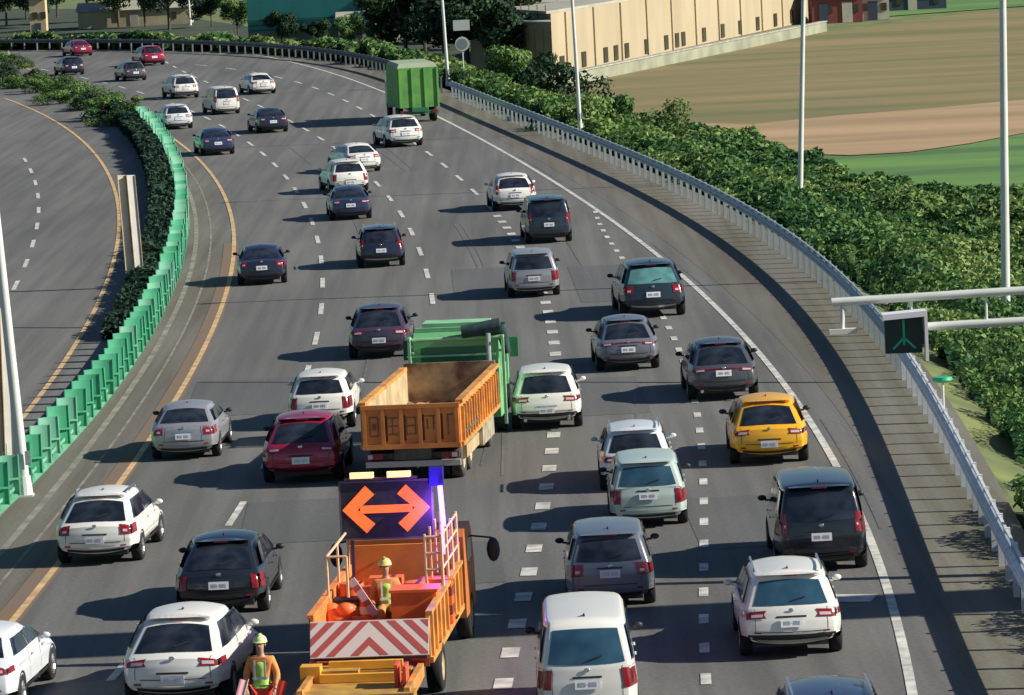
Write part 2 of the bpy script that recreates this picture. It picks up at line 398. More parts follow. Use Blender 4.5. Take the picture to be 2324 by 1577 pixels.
# ---------------------------------------------------------------- median: green blade fence
def blade_fence(C, label, m1, m2, nmax=100, step=1.9):
    P, A = along(C, step)
    root = empty('anti_glare_fence', (P[0, 0], P[0, 1], 0), 0, label, 'fence', 'green fence sections on the median')
    base = MB(); D = C - np.array([P[0, 0], P[0, 1], 0]); N = side(D)
    base.grid([[(D[i, 0] + N[i, 0] * a, D[i, 1] + N[i, 1] * a, b) for a, b in ((0.14, 0.0), (0.08, 0.14), (0.05, 0.78), (-0.05, 0.78), (-0.08, 0.14), (-0.14, 0.0))] for i in range(len(D))])
    base.build('solid_base', mat('green_base', (0.09, 0.32, 0.19), 0.8, c2=(0.05, 0.20, 0.11), scale=0.9, detail=8), root)
    rail = MB(); rail.grid([[(D[i, 0] + N[i, 0] * a, D[i, 1] + N[i, 1] * a, b) for a, b in ((0.16, 0.30), (0.19, 0.30), (0.19, 0.38), (0.16, 0.38), (0.16, 0.30))] for i in range(len(D))])
    rail.build('lower_rail', m2, root)
    pr = []
    for k in range(2):
        pa = MB(); n = 6; w = .60 if k == 0 else .54
        prof = [(-w / 2 + w * q / n, 0.06 * math.sin(math.pi * q / n)) for q in range(n + 1)]
        for off in (0, .03):
            pa.grid([[(x, y + off, z) for x, y in prof] for z in (0.22, 0.7, 1.22)])
        pa.grid([[(x, y, 1.22), (x, y + .03, 1.22)] for x, y in prof][0:]); pa.box((-w / 2, .01, .72), (.03, .05, 1.02)); pa.box((w / 2, .01, .72), (.03, .05, 1.02)); pa.box((.0, -.02, .62), (w, .03, .05))
        pr.append(pa)
    first_ = [None, None]
    for i in range(min(nmax, len(P))):
        k = 0 if rnd.random() < 0.55 else 1
        if first_[k] is None: q = first_[k] = pr[k].build('blade', (m1, m2)[k], root, smooth=50)
        else: q = first_[k].copy(); col.objects.link(q); q.parent = root
        q.location = (P[i, 0] - P[0, 0] + .06, P[i, 1] - P[0, 1], 0); q.rotation_euler = (rnd.uniform(-.03, .03), rnd.uniform(-.03, .03), -A[i] + R(24) + rnd.uniform(-.12, .12))
        q.scale = (1, 1, rnd.uniform(0.94, 1.06))
    return root
def seg(C, a, b): return C[(C[:, 1] >= a) & (C[:, 1] <= b)]
blade_fence(seg(FENCE, 99.5, 186), 'green anti-glare blade fence curving up from the lower left', M_GREEN, M_GREEN2)
blade_fence(seg(FENCE, 187, 285), 'farther green blade fence bending left behind the two white boards', M_GREEN2, M_GREEN)
blade_fence(seg(FENCE, 88, 97.5), 'short green fence section at the left frame edge beside the pole foot', M_GREEN, M_GREEN2)

# ---------------------------------------------------------------- poles and signs
def light_pole(base, top, r0, r1, label, arm=True, name='light_pole'):
    """base: world point, top: world point"""
    d = Vector(top) - Vector(base)
    root = empty(name, base, 0, label, 'light pole', 'tall light poles beside the motorway')
    mb = MB(); mb.tube((0, 0, 0.3), d, r0, r1, 14); mb.build('mast', M_POLE, root, smooth=40)
    mb = MB(); mb.box((0, 0, 0.02), (r0 * 3, r0 * 3, 0.06)); mb.tube((0, 0, 0.0), (d.x * .03, d.y * .03, 0.5), r0 * 1.5, r0 * 1.25, 14); mb.build('foot', M_POLE, root)
    mb = MB(); mb.box((r0 * 1.0, -0.02 - r0, 0.95), (r0, 0.02, 0.35)); mb.build('service_hatch', M_STEEL, root)
    if arm:
        a = MB(); a.tube(d, d + Vector((-1.8, 0, 0.5)), r1, r1 * 0.7, 8); a.build('arm', M_POLE, root)
        l = MB(); l.box(d + Vector((-2.1, 0, 0.52)), (0.7, 0.3, 0.14)); l.build('lamp_head', M_STEEL, root)
    return root
def pole_px(xb, yb_, xt, yt, h, ht, r, label):
    b = at(xb, yb_, h); t0 = px_h(xt, yt, b.y); d = (t0 - b); d = d / d.z * ht
    return light_pole(b, b + d, r, r * 0.6, label)
pole_px(2283, 770, 2275, 0, -2.2, 16, 0.16, 'thickest pale light pole crossing the overhead arm at the right edge')
pole_px(1815, 500, 1823, 0, -1.8, 15, 0.13, 'pale light pole rising from the bushes left of the overhead arm')
pole_px(1317, 303, 1298, 0, 0.0, 13, 0.11, 'thin pale pole behind the guard rail before the beige factory wall')
pole_px(1017, 195, 1003, 0, 0.0, 12, 0.12, 'leaning pale pole beside the far dark green trees')
pole_px(432, 58, 428, 0, -5.0, 14, 0.13, 'short visible stub of far pole near the red car')
pole_px(57, 1126, -3, 560, 0.0, 13, 0.14, 'nearest grey pole on the median at the left edge')

M_CREAM = mat('cream_board', (0.70, 0.62, 0.46), 0.6, noise=0.08, scale=2)
def twin_board(base, Y, x0, x1, y0, y1, lean, label):
    root = empty('sign_board', base, 0, label, 'sign board', 'tall pale boards on the median')
    for k, (xa, xb, mm) in enumerate(((x0, x0 + (x1 - x0) * 0.46, M_CREAM), (x0 + (x1 - x0) * 0.54, x1, mat('white_board', (0.74, 0.72, 0.66), 0.6, noise=.06, scale=2)))):
        a = px_h(xa, y0, Y) - Vector(base); b = px_h(xb, y0, Y) - Vector(base)
        c = px_h(xb + lean, y1, Y) - Vector(base); d = px_h(xa + lean, y1, Y) - Vector(base)
        kx = 0.30; dyk = (b.x - a.x) * kx
        for q in (b, c): q.y += dyk
        mb = MB(); t = Vector((0, 0.14, 0))
        mb.add([a, b, c, d, a + t, b + t, c + t, d + t], [(0, 1, 2, 3), (7, 6, 5, 4), (0, 4, 5, 1), (1, 5, 6, 2), (2, 6, 7, 3), (3, 7, 4, 0)])
        mb.build('panel', mm, root)
        fr = MB()
        for p, q in ((a, d), (b, c)): fr.tube(p + Vector((0, -0.02, 0)), q + Vector((0, -0.02, 0)), 0.02, n=6)
        fr.build('frame', mat('weathered_wood', (0.42, 0.30, 0.17), 0.8, noise=.2, scale=2), root)
    m = px_h((x0 + x1) / 2 + lean, y1, Y) - Vector(base)
    pm = MB(); pm.tube((0, 0.05, 0), (m.x, m.y + 0.05, m.z + 0.3), 0.05, n=8); pm.build('post', M_CREAM, root)
    return root
b = at(318, 652); twin_board(b, b.y, 266, 305, 398, 621, 20, 'tall pair of cream and white boards on a thin post left of the green fence')
b = at(30, 1125); twin_board(b + Vector((-0.5, 0.3, 0)), b.y + 0.4, -28, 22, 700, 1052, 14, 'cream and brown boards cut by the left frame edge beside the grey pole')

# overhead cantilever arm with lane signal
Yg = 92.5
root = empty('sign_gantry', px_h(2500, 1400, Yg) * 1, 0, 'pale double tube cantilever arm reaching in from the right frame edge', 'gantry')
bx = root.location.copy(); root.location = (bx.x, Yg, 0); B0 = Vector((bx.x, Yg, 0))
def gp(x, y): return px_h(x, y, Yg) - B0
a, b_ = gp(1886, 686), gp(2500, 648)
mb = MB(); mb.tube(a, b_, 0.085, n=12); mb.build('upper_arm', M_POLE, root, smooth=40)
a2, b2 = gp(2102, 741), gp(2500, 718)
mb = MB(); mb.tube(a2, b2, 0.085, n=12); mb.build('lower_arm', M_POLE, root, smooth=40)
mb = MB(); mb.tube((0, 0, 0), (0, 0, b_.z + 0.6), 0.2, 0.15, 14); mb.build('column', M_POLE, root, smooth=40)
mb = MB(); mb.tube(gp(2237, 664), gp(2238, 733), 0.03, n=6); mb.build('strut', M_POLE, root)
mb = MB(); mb.tube(gp(1911, 686), gp(1911, 748), 0.045, n=8); mb.build('hanger', M_POLE, root)
mb = MB(); c = gp(1912, 751); mb.box(c, (0.55, 0.25, 0.10)); mb.build('detector_box', mat('sensor_housing', (0.62, 0.62, 0.52), .6), root)
mb = MB(); mb.tube(gp(2067, 678), gp(2067, 705), 0.035, n=8); mb.build('hanger', M_POLE, root)
root = empty('lane_signal', px_h(2050, 800, Yg - 0.2), 0, 'dark lane control signal with a green down arrow hanging below the arm', 'lane signal')
B1 = root.location.copy()
def lp(x, y, dy=0): v = px_h(x, y, Yg - 0.2 + dy) - B1; return v
TL, TR, BR, BL = lp(2006, 722), lp(2093, 716), lp(2093, 800), lp(2010, 803)
t = Vector((0, 0.22, 0)); mb = MB(); mb.add([TL, TR, BR, BL, TL + t, TR + t, BR + t, BL + t], [(0, 1, 2, 3), (7, 6, 5, 4), (0, 4, 5, 1), (1, 5, 6, 2), (2, 6, 7, 3), (3, 7, 4, 0)])
mb.build('housing', mat('signal_black', (0.012, 0.035, 0.032), 0.5), root)
mb = MB(); ctr = (TL + TR) / 2; mb.box(ctr + Vector((0, -0.12, 0.06)), ((TR - TL).length + 0.12, 0.5, 0.11), ry=-0.05)
mb.build('visor', mat('signal_white', (0.74, 0.74, 0.76), 0.5), root)
mb = MB(); mb.box((TR + BR) / 2 + Vector((0.06, -0.06, -0.05)), (0.06, 0.32, (TR - BR).length + 0.2)); mb.build('side_visor', MATS['signal_white'], root)
mb = MB(); cc = (TL + TR + BL + BR) / 4 + Vector((0, -0.012, 0))
mb.box(cc + Vector((0, 0, 0.05)), (0.045, 0.01, 0.5)); mb.box(cc + Vector((-0.11, 0, -0.16)), (0.045, 0.01, 0.32), ry=R(45)); mb.box(cc + Vector((0.11, 0, -0.16)), (0.045, 0.01, 0.32), ry=R(-45))
for v in (-1, 1): pass
mb.build('down_arrow', mat('green_lamp', (0.01, 0.22, 0.15), 0.5, emit=0.14), root)

def sign_post(base, h, label, build, cat='road sign', name='road_sign'):
    root = empty(name, base, 0, label, cat)
    mb = MB(); mb.tube((0, 0, -0.3), (0, 0, h), 0.035, n=8); mb.build('post', M_POLE, root)
    build(root, h); return root
def round_sign(root, h):
    mb = MB(); mb.tube((0, -0.05, h - 0.5), (0, -0.08, h - 0.5), 0.48, n=24); mb.build('face', mat('sign_white', (0.62, 0.64, 0.6), .5), root)
    r = MB(); r.tube((0, -0.082, h - 0.5), (0, -0.09, h - 0.5), 0.36, n=24); r.build('centre_disc', mat('sign_grey', (0.22, 0.28, 0.27), .5), root)
    s = MB(); s.box((0, -0.06, h + 0.75), (1.1, 0.03, 0.7)); s.build('upper_plate', mat('sign_white', (0.6,) * 3), root)
sign_post(at(1054, 205, -0.3), 3.6, 'small round white sign under a square plate before the dark trees', round_sign)
def green_sign(root, h):
    mb = MB(); mb.lathe([(0.04, 0.0), (0.02, 0.24), (-0.06, 0.26), (-0.12, 0.15), (-0.05, 0.0)], c=(0, 0, h), axis='Z', n=16); mb.build('green_cap', mat('bright_green_cap', (0.03, 0.42, 0.20), .4), root, smooth=50)
sign_post(at(2143, 985, -0.3), 1.45, 'small green capped marker post behind the pale guard rail', green_sign, 'marker post', 'marker_post')

# ---------------------------------------------------------------- vegetation
def leaf_mat(name, dark, mid, light):
    m = bpy.data.materials.new(name); m.use_nodes = True; n = m.node_tree; b = n.nodes['Principled BSDF']
    b.inputs['Roughness'].default_value = 0.65; b.inputs['Specular IOR Level'].default_value = 0.25
    at_ = n.nodes.new('ShaderNodeAttribute'); at_.attribute_name = 'tint'
    r = n.nodes.new('ShaderNodeValToRGB'); e = r.color_ramp.elements
    e[0].position = 0.0; e[0].color = (*dark, 1); e[1].position = 1.0; e[1].color = (*light, 1)
    k = e.new(0.5); k.color = (*mid, 1)
    n.links.new(at_.outputs['Fac'], r.inputs[0]); n.links.new(r.outputs[0], b.inputs['Base Color'])
    tr = n.nodes.new('ShaderNodeBsdfTranslucent'); mx = n.nodes.new('ShaderNodeMixShader'); mx.inputs[0].default_value = 0.22
    n.links.new(r.outputs[0], tr.inputs[0]); n.links.new(b.outputs[0], mx.inputs[1]); n.links.new(tr.outputs[0], mx.inputs[2])
    n.links.new(mx.outputs[0], n.nodes['Material Output'].inputs[0])
    return m
L_BUSH = leaf_mat('shrub_leaf', (0.016, 0.07, 0.034), (0.085, 0.19, 0.05), (0.26, 0.35, 0.11))
L_TREE = leaf_mat('tree_leaf', (0.012, 0.035, 0.024), (0.028, 0.07, 0.035), (0.07, 0.12, 0.05))
L_LIME = leaf_mat('hedge_leaf', (0.03, 0.08, 0.02), (0.075, 0.15, 0.04), (0.16, 0.22, 0.07))

def leaf_mesh(name, C, Nn, S, T, m, extra=None):
    """C centres, Nn normals, S sizes, T tints -> one mesh of pointed leaf quads"""
    n = len(C); Nn = Nn / np.maximum(1e-6, np.linalg.norm(Nn, axis=1))[:, None]
    A = np.cross(Nn, rng.normal(size=(n, 3))); A /= np.maximum(1e-6, np.linalg.norm(A, axis=1))[:, None]
    B = np.cross(Nn, A)
    a = A * (S * 0.75)[:, None]; b = B * (S * 0.38)[:, None]; bend = Nn * (S * 0.18)[:, None]
    V = np.stack([C - a, C - b + bend, C + a - bend, C + b + bend], 1).reshape(-1, 3)
    Fc = np.arange(4 * n).reshape(-1, 4)
    tint = np.repeat(T, 1)
    if extra is not None:
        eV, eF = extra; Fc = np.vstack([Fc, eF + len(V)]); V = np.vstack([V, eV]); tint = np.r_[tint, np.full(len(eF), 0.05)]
    me = bpy.data.meshes.new(name)
    me.vertices.add(len(V)); me.vertices.foreach_set('co', V.astype(np.float32).ravel())
    me.loops.add(Fc.size); me.loops.foreach_set('vertex_index', Fc.astype(np.int32).ravel())
    me.polygons.add(len(Fc)); me.polygons.foreach_set('loop_start', np.arange(0, Fc.size, 4, dtype=np.int32)); me.polygons.foreach_set('loop_total', np.full(len(Fc), 4, dtype=np.int32))
    at_ = me.attributes.new('tint', 'FLOAT', 'FACE'); at_.data.foreach_set('value', tint.astype(np.float32))
    me.materials.append(m); me.update(calc_edges=True); me.validate()
    return me

def shrub_field(name, x_of, w0, w1, y0, y1, nb, dens, hmax, m, label, seed, hmin=0.5, ground=terr, size_k=0.00165):
    """rolling shrub canopy between offsets w0..w1 of a plan curve; surface = union of many domes"""
    rg = np.random.default_rng(seed)
    by = rg.uniform(y0, y1, nb); bo = w0 + (rg.uniform(0, 1, nb) ** 1.0) * (w1(by) - w0); bx_ = x_of(by) + bo
    br = rg.uniform(0.5, 2.3, nb) * (0.75 + by / 500); bh = br * rg.uniform(0.55, 1.35, nb) * hmax * (np.clip((bo - w0) / 2.5 + .25, .25, 1) if hmax > .5 else 1)
    btint = rg.uniform(0, 1, nb)
    def H(X, Y):
        z = np.full(X.shape, -9.0); t = np.zeros(X.shape)
        order = np.argsort(by); bys = by[order]
        # bin by Y for speed
        for lo in np.arange(y0 - 5, y1 + 5, 4.0):
            msk = (Y >= lo) & (Y < lo + 4)
            if not msk.any(): continue
            i0, i1 = np.searchsorted(bys, lo - 4.5), np.searchsorted(bys, lo + 8.5)
            ids = order[i0:i1]; xx = X[msk]; yy = Y[msk]
            zz = np.full(xx.shape, -9.0); tt = np.zeros(xx.shape)
            for k in ids:
                q = 1 - ((xx - bx_[k]) ** 2 + (yy - by[k]) ** 2) / br[k] ** 2
                v = np.where(q > 0, np.sqrt(np.maximum(q, 0)) * bh[k], -9)
                u = v > zz; zz = np.where(u, v, zz); tt = np.where(u, btint[k], tt)
            z[msk] = zz; t[msk] = tt
        return z, t
    n = int(dens); Y = y0 + (y1 - y0) * rg.uniform(0, 1, n); off = w0 + rg.uniform(0, 1, n) * (w1(Y) - w0)
    X = x_of(Y) + off
    z, t = H(X, Y); k = z > -1; X, Y, z, t = X[k], Y[k], z[k], t[k]
    zx, _ = H(X + 0.1, Y); zy, _ = H(X, Y + 0.1)
    nx = np.clip(-(np.where(zx > -1, zx, z - .3) - z) / 0.1, -2.5, 2.5); ny = np.clip(-(np.where(zy > -1, zy, z - .3) - z) / 0.1, -2.5, 2.5)
    Nn = np.stack([nx, ny, np.ones_like(nx)], 1) + rg.normal(size=(len(X), 3)) * 0.75
    S = Y * size_k * rg.uniform(0.6, 1.5, len(X)) + 0.05
    depth = rg.uniform(0, 1, len(X)) ** 2 * 0.5
    Zt = ground(X, Y) + hmin * 0 + z - depth + S * rg.uniform(-0.3, 0.9, len(X))
    sp = 0.5 + 0.5 * np.sin(X * 0.23 + 3 * np.sin(Y * 0.045)) * np.cos(Y * 0.06 + X * 0.11)
    T = np.clip(t * 0.6 + 0.05 + 0.32 * sp + rg.normal(size=len(X)) * 0.20, 0, 1)
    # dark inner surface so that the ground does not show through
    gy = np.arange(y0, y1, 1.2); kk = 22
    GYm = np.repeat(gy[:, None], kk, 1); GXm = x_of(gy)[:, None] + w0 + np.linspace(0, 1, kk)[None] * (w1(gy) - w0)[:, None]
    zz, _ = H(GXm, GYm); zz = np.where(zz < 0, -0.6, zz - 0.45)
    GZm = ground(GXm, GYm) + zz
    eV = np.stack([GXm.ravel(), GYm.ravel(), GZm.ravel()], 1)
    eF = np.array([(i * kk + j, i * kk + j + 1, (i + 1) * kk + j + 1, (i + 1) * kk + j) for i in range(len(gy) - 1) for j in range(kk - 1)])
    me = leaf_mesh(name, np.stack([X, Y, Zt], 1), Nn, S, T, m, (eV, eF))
    o = bpy.data.objects.new(name, me); col.objects.link(o); tag(o, label, 'shrubs', kind='stuff')
    return o
xo = lambda Y: xr(np.asarray(Y)) if not np.isscalar(Y) else float(xr(Y))
EDGEPX = [(1100, 205), (1230, 245), (1340, 287), (1500, 296), (1700, 314), (1860, 372), (1950, 408), (2100, 428), (2323, 440), (2700, 450)]
EW = np.array([(q.y, q.x - float(xr(q.y))) for q in (at(x, y, -4.6) for x, y in EDGEPX)]); EW = EW[np.argsort(EW[:, 0])]
def w1(Y): return np.maximum(5.0, np.interp(Y, EW[:, 0], EW[:, 1]) * np.interp(Y, [60, 130, 170], [.75, .9, 1.0]))
shrub_field('roadside_shrubs', xo, 1.9, w1, 62, 432, 6600, 1150000, 0.62, L_BUSH,
            'dense green shrubs covering the slope behind the guard rail', 3, size_k=0.00068)
shrub_field('railside_shrubs', xo, 1.0, lambda Y: np.full(np.shape(Y), 2.6), 62, 103, 260, 26000, 0.45, L_BUSH,
            'low green shrubs touching the near guard rail at the lower right', 5, size_k=0.00075)
fx = lambda Y: np.interp(Y, FENCE[:, 1], FENCE[:, 0])
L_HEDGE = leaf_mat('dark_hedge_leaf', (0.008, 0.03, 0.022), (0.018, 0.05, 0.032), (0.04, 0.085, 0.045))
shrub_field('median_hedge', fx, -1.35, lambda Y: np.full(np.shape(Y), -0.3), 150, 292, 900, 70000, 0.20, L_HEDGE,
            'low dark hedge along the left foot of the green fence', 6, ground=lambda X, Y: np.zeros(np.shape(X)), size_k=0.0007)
def tree_mesh(seed, h, w, m, n=2600, leaf=0.34, trunk=0.3):
    rg = np.random.default_rng(seed); nb = 12
    c = np.stack([rg.normal(0, w * 0.24, nb), rg.normal(0, w * 0.24, nb), h * rg.uniform(trunk + 0.08, 0.9, nb)], 1)
    r = rg.uniform(0.16, 0.30, nb) * w * (1.25 - 0.6 * (c[:, 2] / h))
    k = rg.integers(0, nb, n); d = rg.normal(size=(n, 3)); d /= np.linalg.norm(d, axis=1)[:, None]
    C = c[k] + d * (r[k] * rg.uniform(0.6, 1.12, n))[:, None] * np.array([1, 1, 0.85])
    T = np.clip(rg.uniform(0, 1, nb)[k] * 0.5 + 0.25 + rg.normal(size=n) * 0.16, 0, 1)
    return leaf_mesh('crown', C, d + rg.normal(size=(n, 3)) * 0.5, leaf * rg.uniform(0.6, 1.4, n), T, m), c, r
M_BARK = mat('bark', (0.10, 0.075, 0.05), 0.9, noise=.3, scale=3)
TREES = []
def make_tree(seed, h, w, m, **kw):
    me, c, r = tree_mesh(seed, h, w, m, **kw)
    tk = MB(); tk.tube((0, 0, -0.3), (0.1, 0.05, h * 0.45), 0.035 * h * .6, 0.018 * h, 8)
    for i in range(7): tk.tube((0.08, 0.04, h * (0.25 + 0.03 * i)), c[i], 0.012 * h, 0.004 * h, 5)
    tm = tk.build('trunk', M_BARK); tmd = tm.data; bpy.data.objects.remove(tm)
    return me, tmd
VAR = [make_tree(20 + i, 8, 7, (L_TREE, L_TREE, L_BUSH, L_LIME)[i % 4], n=6500, leaf=0.30) for i in range(8)]
BUSHV = [make_tree(50 + i, 2.4, 3.2, (L_BUSH, L_LIME, L_TREE)[i % 3], n=3000, leaf=0.14, trunk=0.02) for i in range(5)]
def put_tree(base, scale, v, label, name='tree', cat='tree', group=None, rz=None, lib=VAR):
    root = empty(name, base, 0, label, cat, group); rz = rnd.uniform(0, 6) if rz is None else rz
    root.rotation_euler = (0, 0, rz); root.scale = scale if isinstance(scale, tuple) else (scale,) * 3
    for nm, me in zip(('crown', 'trunk'), lib[v]):
        o = bpy.data.objects.new(nm, me); col.objects.link(o); o.parent = root
    return root

def tline(pix, scale, grp, labels, h=-6.0, vs=(0, 1, 4, 5)):
    for i, (x, y) in enumerate(pix):
        b = at(x, y, h)
        put_tree(b, scale * rnd.uniform(0.85, 1.15), vs[i % len(vs)], labels[i], group=grp)
tline([(925, 160), (965, 128), (1010, 150), (1060, 165), (1110, 178), (1150, 150), (985, 88), (1090, 110), (1040, 80), (1140, 90)], 1.35, 'dark trees between the teal roof and the factory',
      ['dark tree left of the leaning far pole, behind the green truck', 'dark tree left of the far pole, second from the road', 'dark tree right behind the leaning far pole',
       'dark tree directly behind the small round sign', 'dark tree right of the small round sign', 'dark tree touching the left corner of the factory', 'farthest dark tree above the green truck',
       'dark tree behind the others right of the pole', 'dark tree high behind the leaning far pole', 'dark far tree beside the pale factory roof'])
tline([(480, 62), (540, 80), (430, 50), (880, 92), (850, 118), (720, 112), (640, 105), (790, 112)], 0.55, 'trees around the teal roofed hall',
      ['tree left of the teal roofed hall', 'small tree at the left corner of the teal hall', 'tree beside the far pole stub', 'tree at the right end of the teal hall', 'low tree before the right end of the teal hall',
       'low tree under the middle of the teal wall', 'low tree under the left part of the teal wall', 'low tree between the beige shed and the teal wall'], vs=(4, 2, 5, 3, 6, 1, 0, 2))
tline([(15, 60), (60, 45), (130, 40), (200, 50), (270, 62), (330, 62), (385, 68), (95, 60)], 1.1, 'trees behind the far end of the road',
      ['dark tree in the upper left corner', 'tree second from the upper left corner', 'tree behind the tan shed', 'far tree above the small red car at upper left', 'far tree before the pale mound',
       'tree in front of the pale mound right of its middle', 'tree above the red car', 'dark tree in front of the tan shed'], vs=(0, 1, 5, 4, 2, 0, 1, 4))
blist = [(18, 200), (48, 200), (14, 180), (84, 212), (118, 226), (150, 235), (120, 205), (196, 250), (240, 272), (268, 284), (175, 225), (225, 245), (80, 190), (270, 265), (40, 155), (10, 140)]
bl = ['leftmost median bush at the frame edge', 'round bush left of the median between the roads', 'bush at the left edge above the others', 'bush beside the far yellow line of the opposite road', 'bush between the roads left of centre',
      'low bush in the middle of the far median', 'bush at the inner side of the far median', 'bush where the median narrows', 'bush just before the green fence begins', 'bush touching the start of the green fence',
      'median bush close to the right carriageway', 'lime bush beside the right carriageway', 'dark bush far back in the median', 'small bush above the fence start', 'far bush at the left edge', 'farthest bush in the left median']
for i, (x, y) in enumerate(blist):
    put_tree(at(x, y, 0), (k_ := rnd.uniform(0.6, 0.9), k_, k_ * .62), i % 5, bl[i], 'bush', 'bush', 'bushes in the far median', lib=BUSHV)
for i, (x, y, h, s, lb) in enumerate([(1350, 345, -1.5, 1.5, 'rounded green shrub at the foot of the thin pole'), (1480, 350, -3, 1.3, 'bright shrub at the edge of the tan soil'),
                                      
                                      (1240, 255, -1.5, 1.5, 'shrub below the factory corner behind the rail'), (1160, 225, -1.5, 1.4, 'shrub behind the far guard rail below the trees')]):
    put_tree(at(x, y, h), s, i % 5, lb, 'shrub', 'shrub', 'larger shrubs on the embankment', lib=BUSHV)

# ---------------------------------------------------------------- buildings
M_BEIGE = mat('beige_render', (0.42, 0.345, 0.225), 0.85, c2=(0.35, 0.285, 0.185), scale=0.25, detail=8, stretch=(1, 1, 0.3))
M_BEIG2 = mat('shade_brown_render', (0.34, 0.26, 0.14), 0.85, noise=0.1, scale=0.3)  # darker beige: shade of the factory's left side put into the colour
M_ROOFG = mat('pale_roof', (0.33, 0.33, 0.27), 0.8, noise=0.12, scale=0.4)
M_WIND = mat('dark_window', (0.05, 0.045, 0.03), 0.25)
def wall_box(mb, P, h0, h1):
    n = len(P); vs = [(p[0], p[1], h0) for p in P] + [(p[0], p[1], h1) for p in P]
    mb.add(vs, [tuple(range(n, 2 * n))] + [(i, (i + 1) % n, n + (i + 1) % n, n + i) for i in range(n)])
A0 = at(1256, 172, -6); A1 = at(1875, 40, -6); Lf = at(1163, 162, -6)
d1 = (A1 - A0); d2 = (Lf - A0); A1 = A0 + d1; back = d2.normalized() * 30
root = empty('factory_building', A0, 0, 'long beige factory wall with a row of small dark windows', 'building')
z0 = Vector((0, 0, 0))
mb = MB(); wall_box(mb, [z0, d1, d1 + back, back], 0, 6.0); mb.build('wall', M_BEIGE, root)
mb = MB(); wall_box(mb, [Vector((-0.4, -.4, 0)), d1 + Vector((.4, -.4, 0)), d1 + back + Vector((.4, .4, 0)), back + Vector((-.4, .4, 0))], 6.003, 6.25); mb.build('roof', M_ROOFG, root)
mb = MB(); nrm = Vector((d1.y, -d1.x, 0)).normalized()
dn = d1.normalized()
ltx = [1274, 1325, 1375, 1398, 1422, 1468, 1513, 1538, 1552, 1600, 1642, 1682, 1722, 1762, 1800]
for xq in ltx:
    # place each window at its station along the wall
    best = min(np.linspace(0, 1, 400), key=lambda t: abs((A0 + d1 * t).x / (A0 + d1 * t).y - at(xq, 150, -6).x / at(xq, 150, -6).y))
    c = d1 * best + nrm * 0.05
    w_ = MB(); w_.box(c + Vector((0, 0, 1.0)), (1.5, 0.12, 1.5), rz=math.atan2(d1.y, d1.x)); w_.build('window', M_WIND, root)
for k in range(11):
    c = d1 * (0.04 + 0.085 * k) + nrm * 0.09; MB().box(c + Vector((0, 0, 3.0)), (0.16, 0.16, 5.9), rz=math.atan2(d1.y, d1.x)).build('downpipe', mat('pipe_beige', (0.41, 0.335, 0.22), .8), root)
mb = MB(); n2 = Vector((d2.y, -d2.x, 0)).normalized() * -1
for k in range(5):
    c = d2 * (0.12 + 0.2 * k); mb.box(c + n2 * 0.0 + Vector((0, -0.15, 3.4)), (0.12, 0.3, 6.8), mi=0)
mb.build('pilaster', M_BEIG2, root)
# low canal wall in front of the factory
root = empty('canal_wall', at(1235, 205, -6), 0, 'long low grey green concrete wall in front of the factory', 'wall')
a = at(1235, 205, -6); b = at(1870, 72, -6); d = b - a
mb = MB(); mb.box((d.x / 2, d.y / 2, 0.55), (d.length, 0.6, 1.1), rz=math.atan2(d.y, d.x)); mb.build('wall_body', mat('mossy_concrete', (0.25, 0.26, 0.185), .9, noise=.2, scale=.3), root)
mb = MB(); mb.box((d.x / 2, d.y / 2, 1.16), (d.length, 0.8, 0.12), rz=math.atan2(d.y, d.x)); mb.build('coping', M_CONC, root)
# annex left of the main wall
b = at(1165, 172, -6); c_ = at(1254, 178, -6); d = c_ - b
root = empty('annex_building', b, 0, 'lower annex at the left end of the beige factory, shade painted brownish', 'building')
mb = MB(); wall_box(mb, [z0, d, d + Vector((0, 9, 0)), Vector((0, 9, 0))], 0, 5.2); mb.build('wall', M_BEIG2, root)
mb = MB(); wall_box(mb, [Vector((-.3, -.3, 0)), d + Vector((.1, -.3, 0)), d + Vector((.1, 9.3, 0)), Vector((-.3, 9.3, 0))], 5.203, 5.4); mb.build('roof', M_ROOFG, root)
for k in range(4):
    w_ = MB(); w_.box(d * (0.16 + 0.22 * k) + Vector((0, -0.05, 2.6)), (0.12, 0.12, 4.2)); w_.build('pipe', mat('ochre_pipe', (0.26, 0.20, 0.07), .7), root)
# teal roofed hall
b = at(565, 108, -6); c_ = at(905, 92, -6); d = c_ - b
root = empty('teal_hall', b, 0, 'large hall with teal metal walls and roof behind the trees', 'building')
M_TEAL = mat('teal_metal', (0.035, 0.24, 0.215), 0.5, noise=0.12, scale=0.4, stretch=(1, 1, 0.2))
mb = MB(); wall_box(mb, [z0, d, d + Vector((0, 30, 0)), Vector((0, 30, 0))], 0, 1.8); mb.build('base_wall', mat('grey_green_plinth', (0.18, 0.20, 0.13), .8, noise=.1, scale=.4), root)
mb = MB(); wall_box(mb, [Vector((0, .01, 0)), d + Vector((0, .01, 0)), d + Vector((0, 29.9, 0)), Vector((0, 29.9, 0))], 1.803, 8); mb.build('wall', M_TEAL, root)
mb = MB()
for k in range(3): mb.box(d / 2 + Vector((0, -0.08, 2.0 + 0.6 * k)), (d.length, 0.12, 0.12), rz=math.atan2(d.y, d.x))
mb.build('dark_band', mat('teal_shadow_band', (0.015, 0.09, 0.085), .6), root)
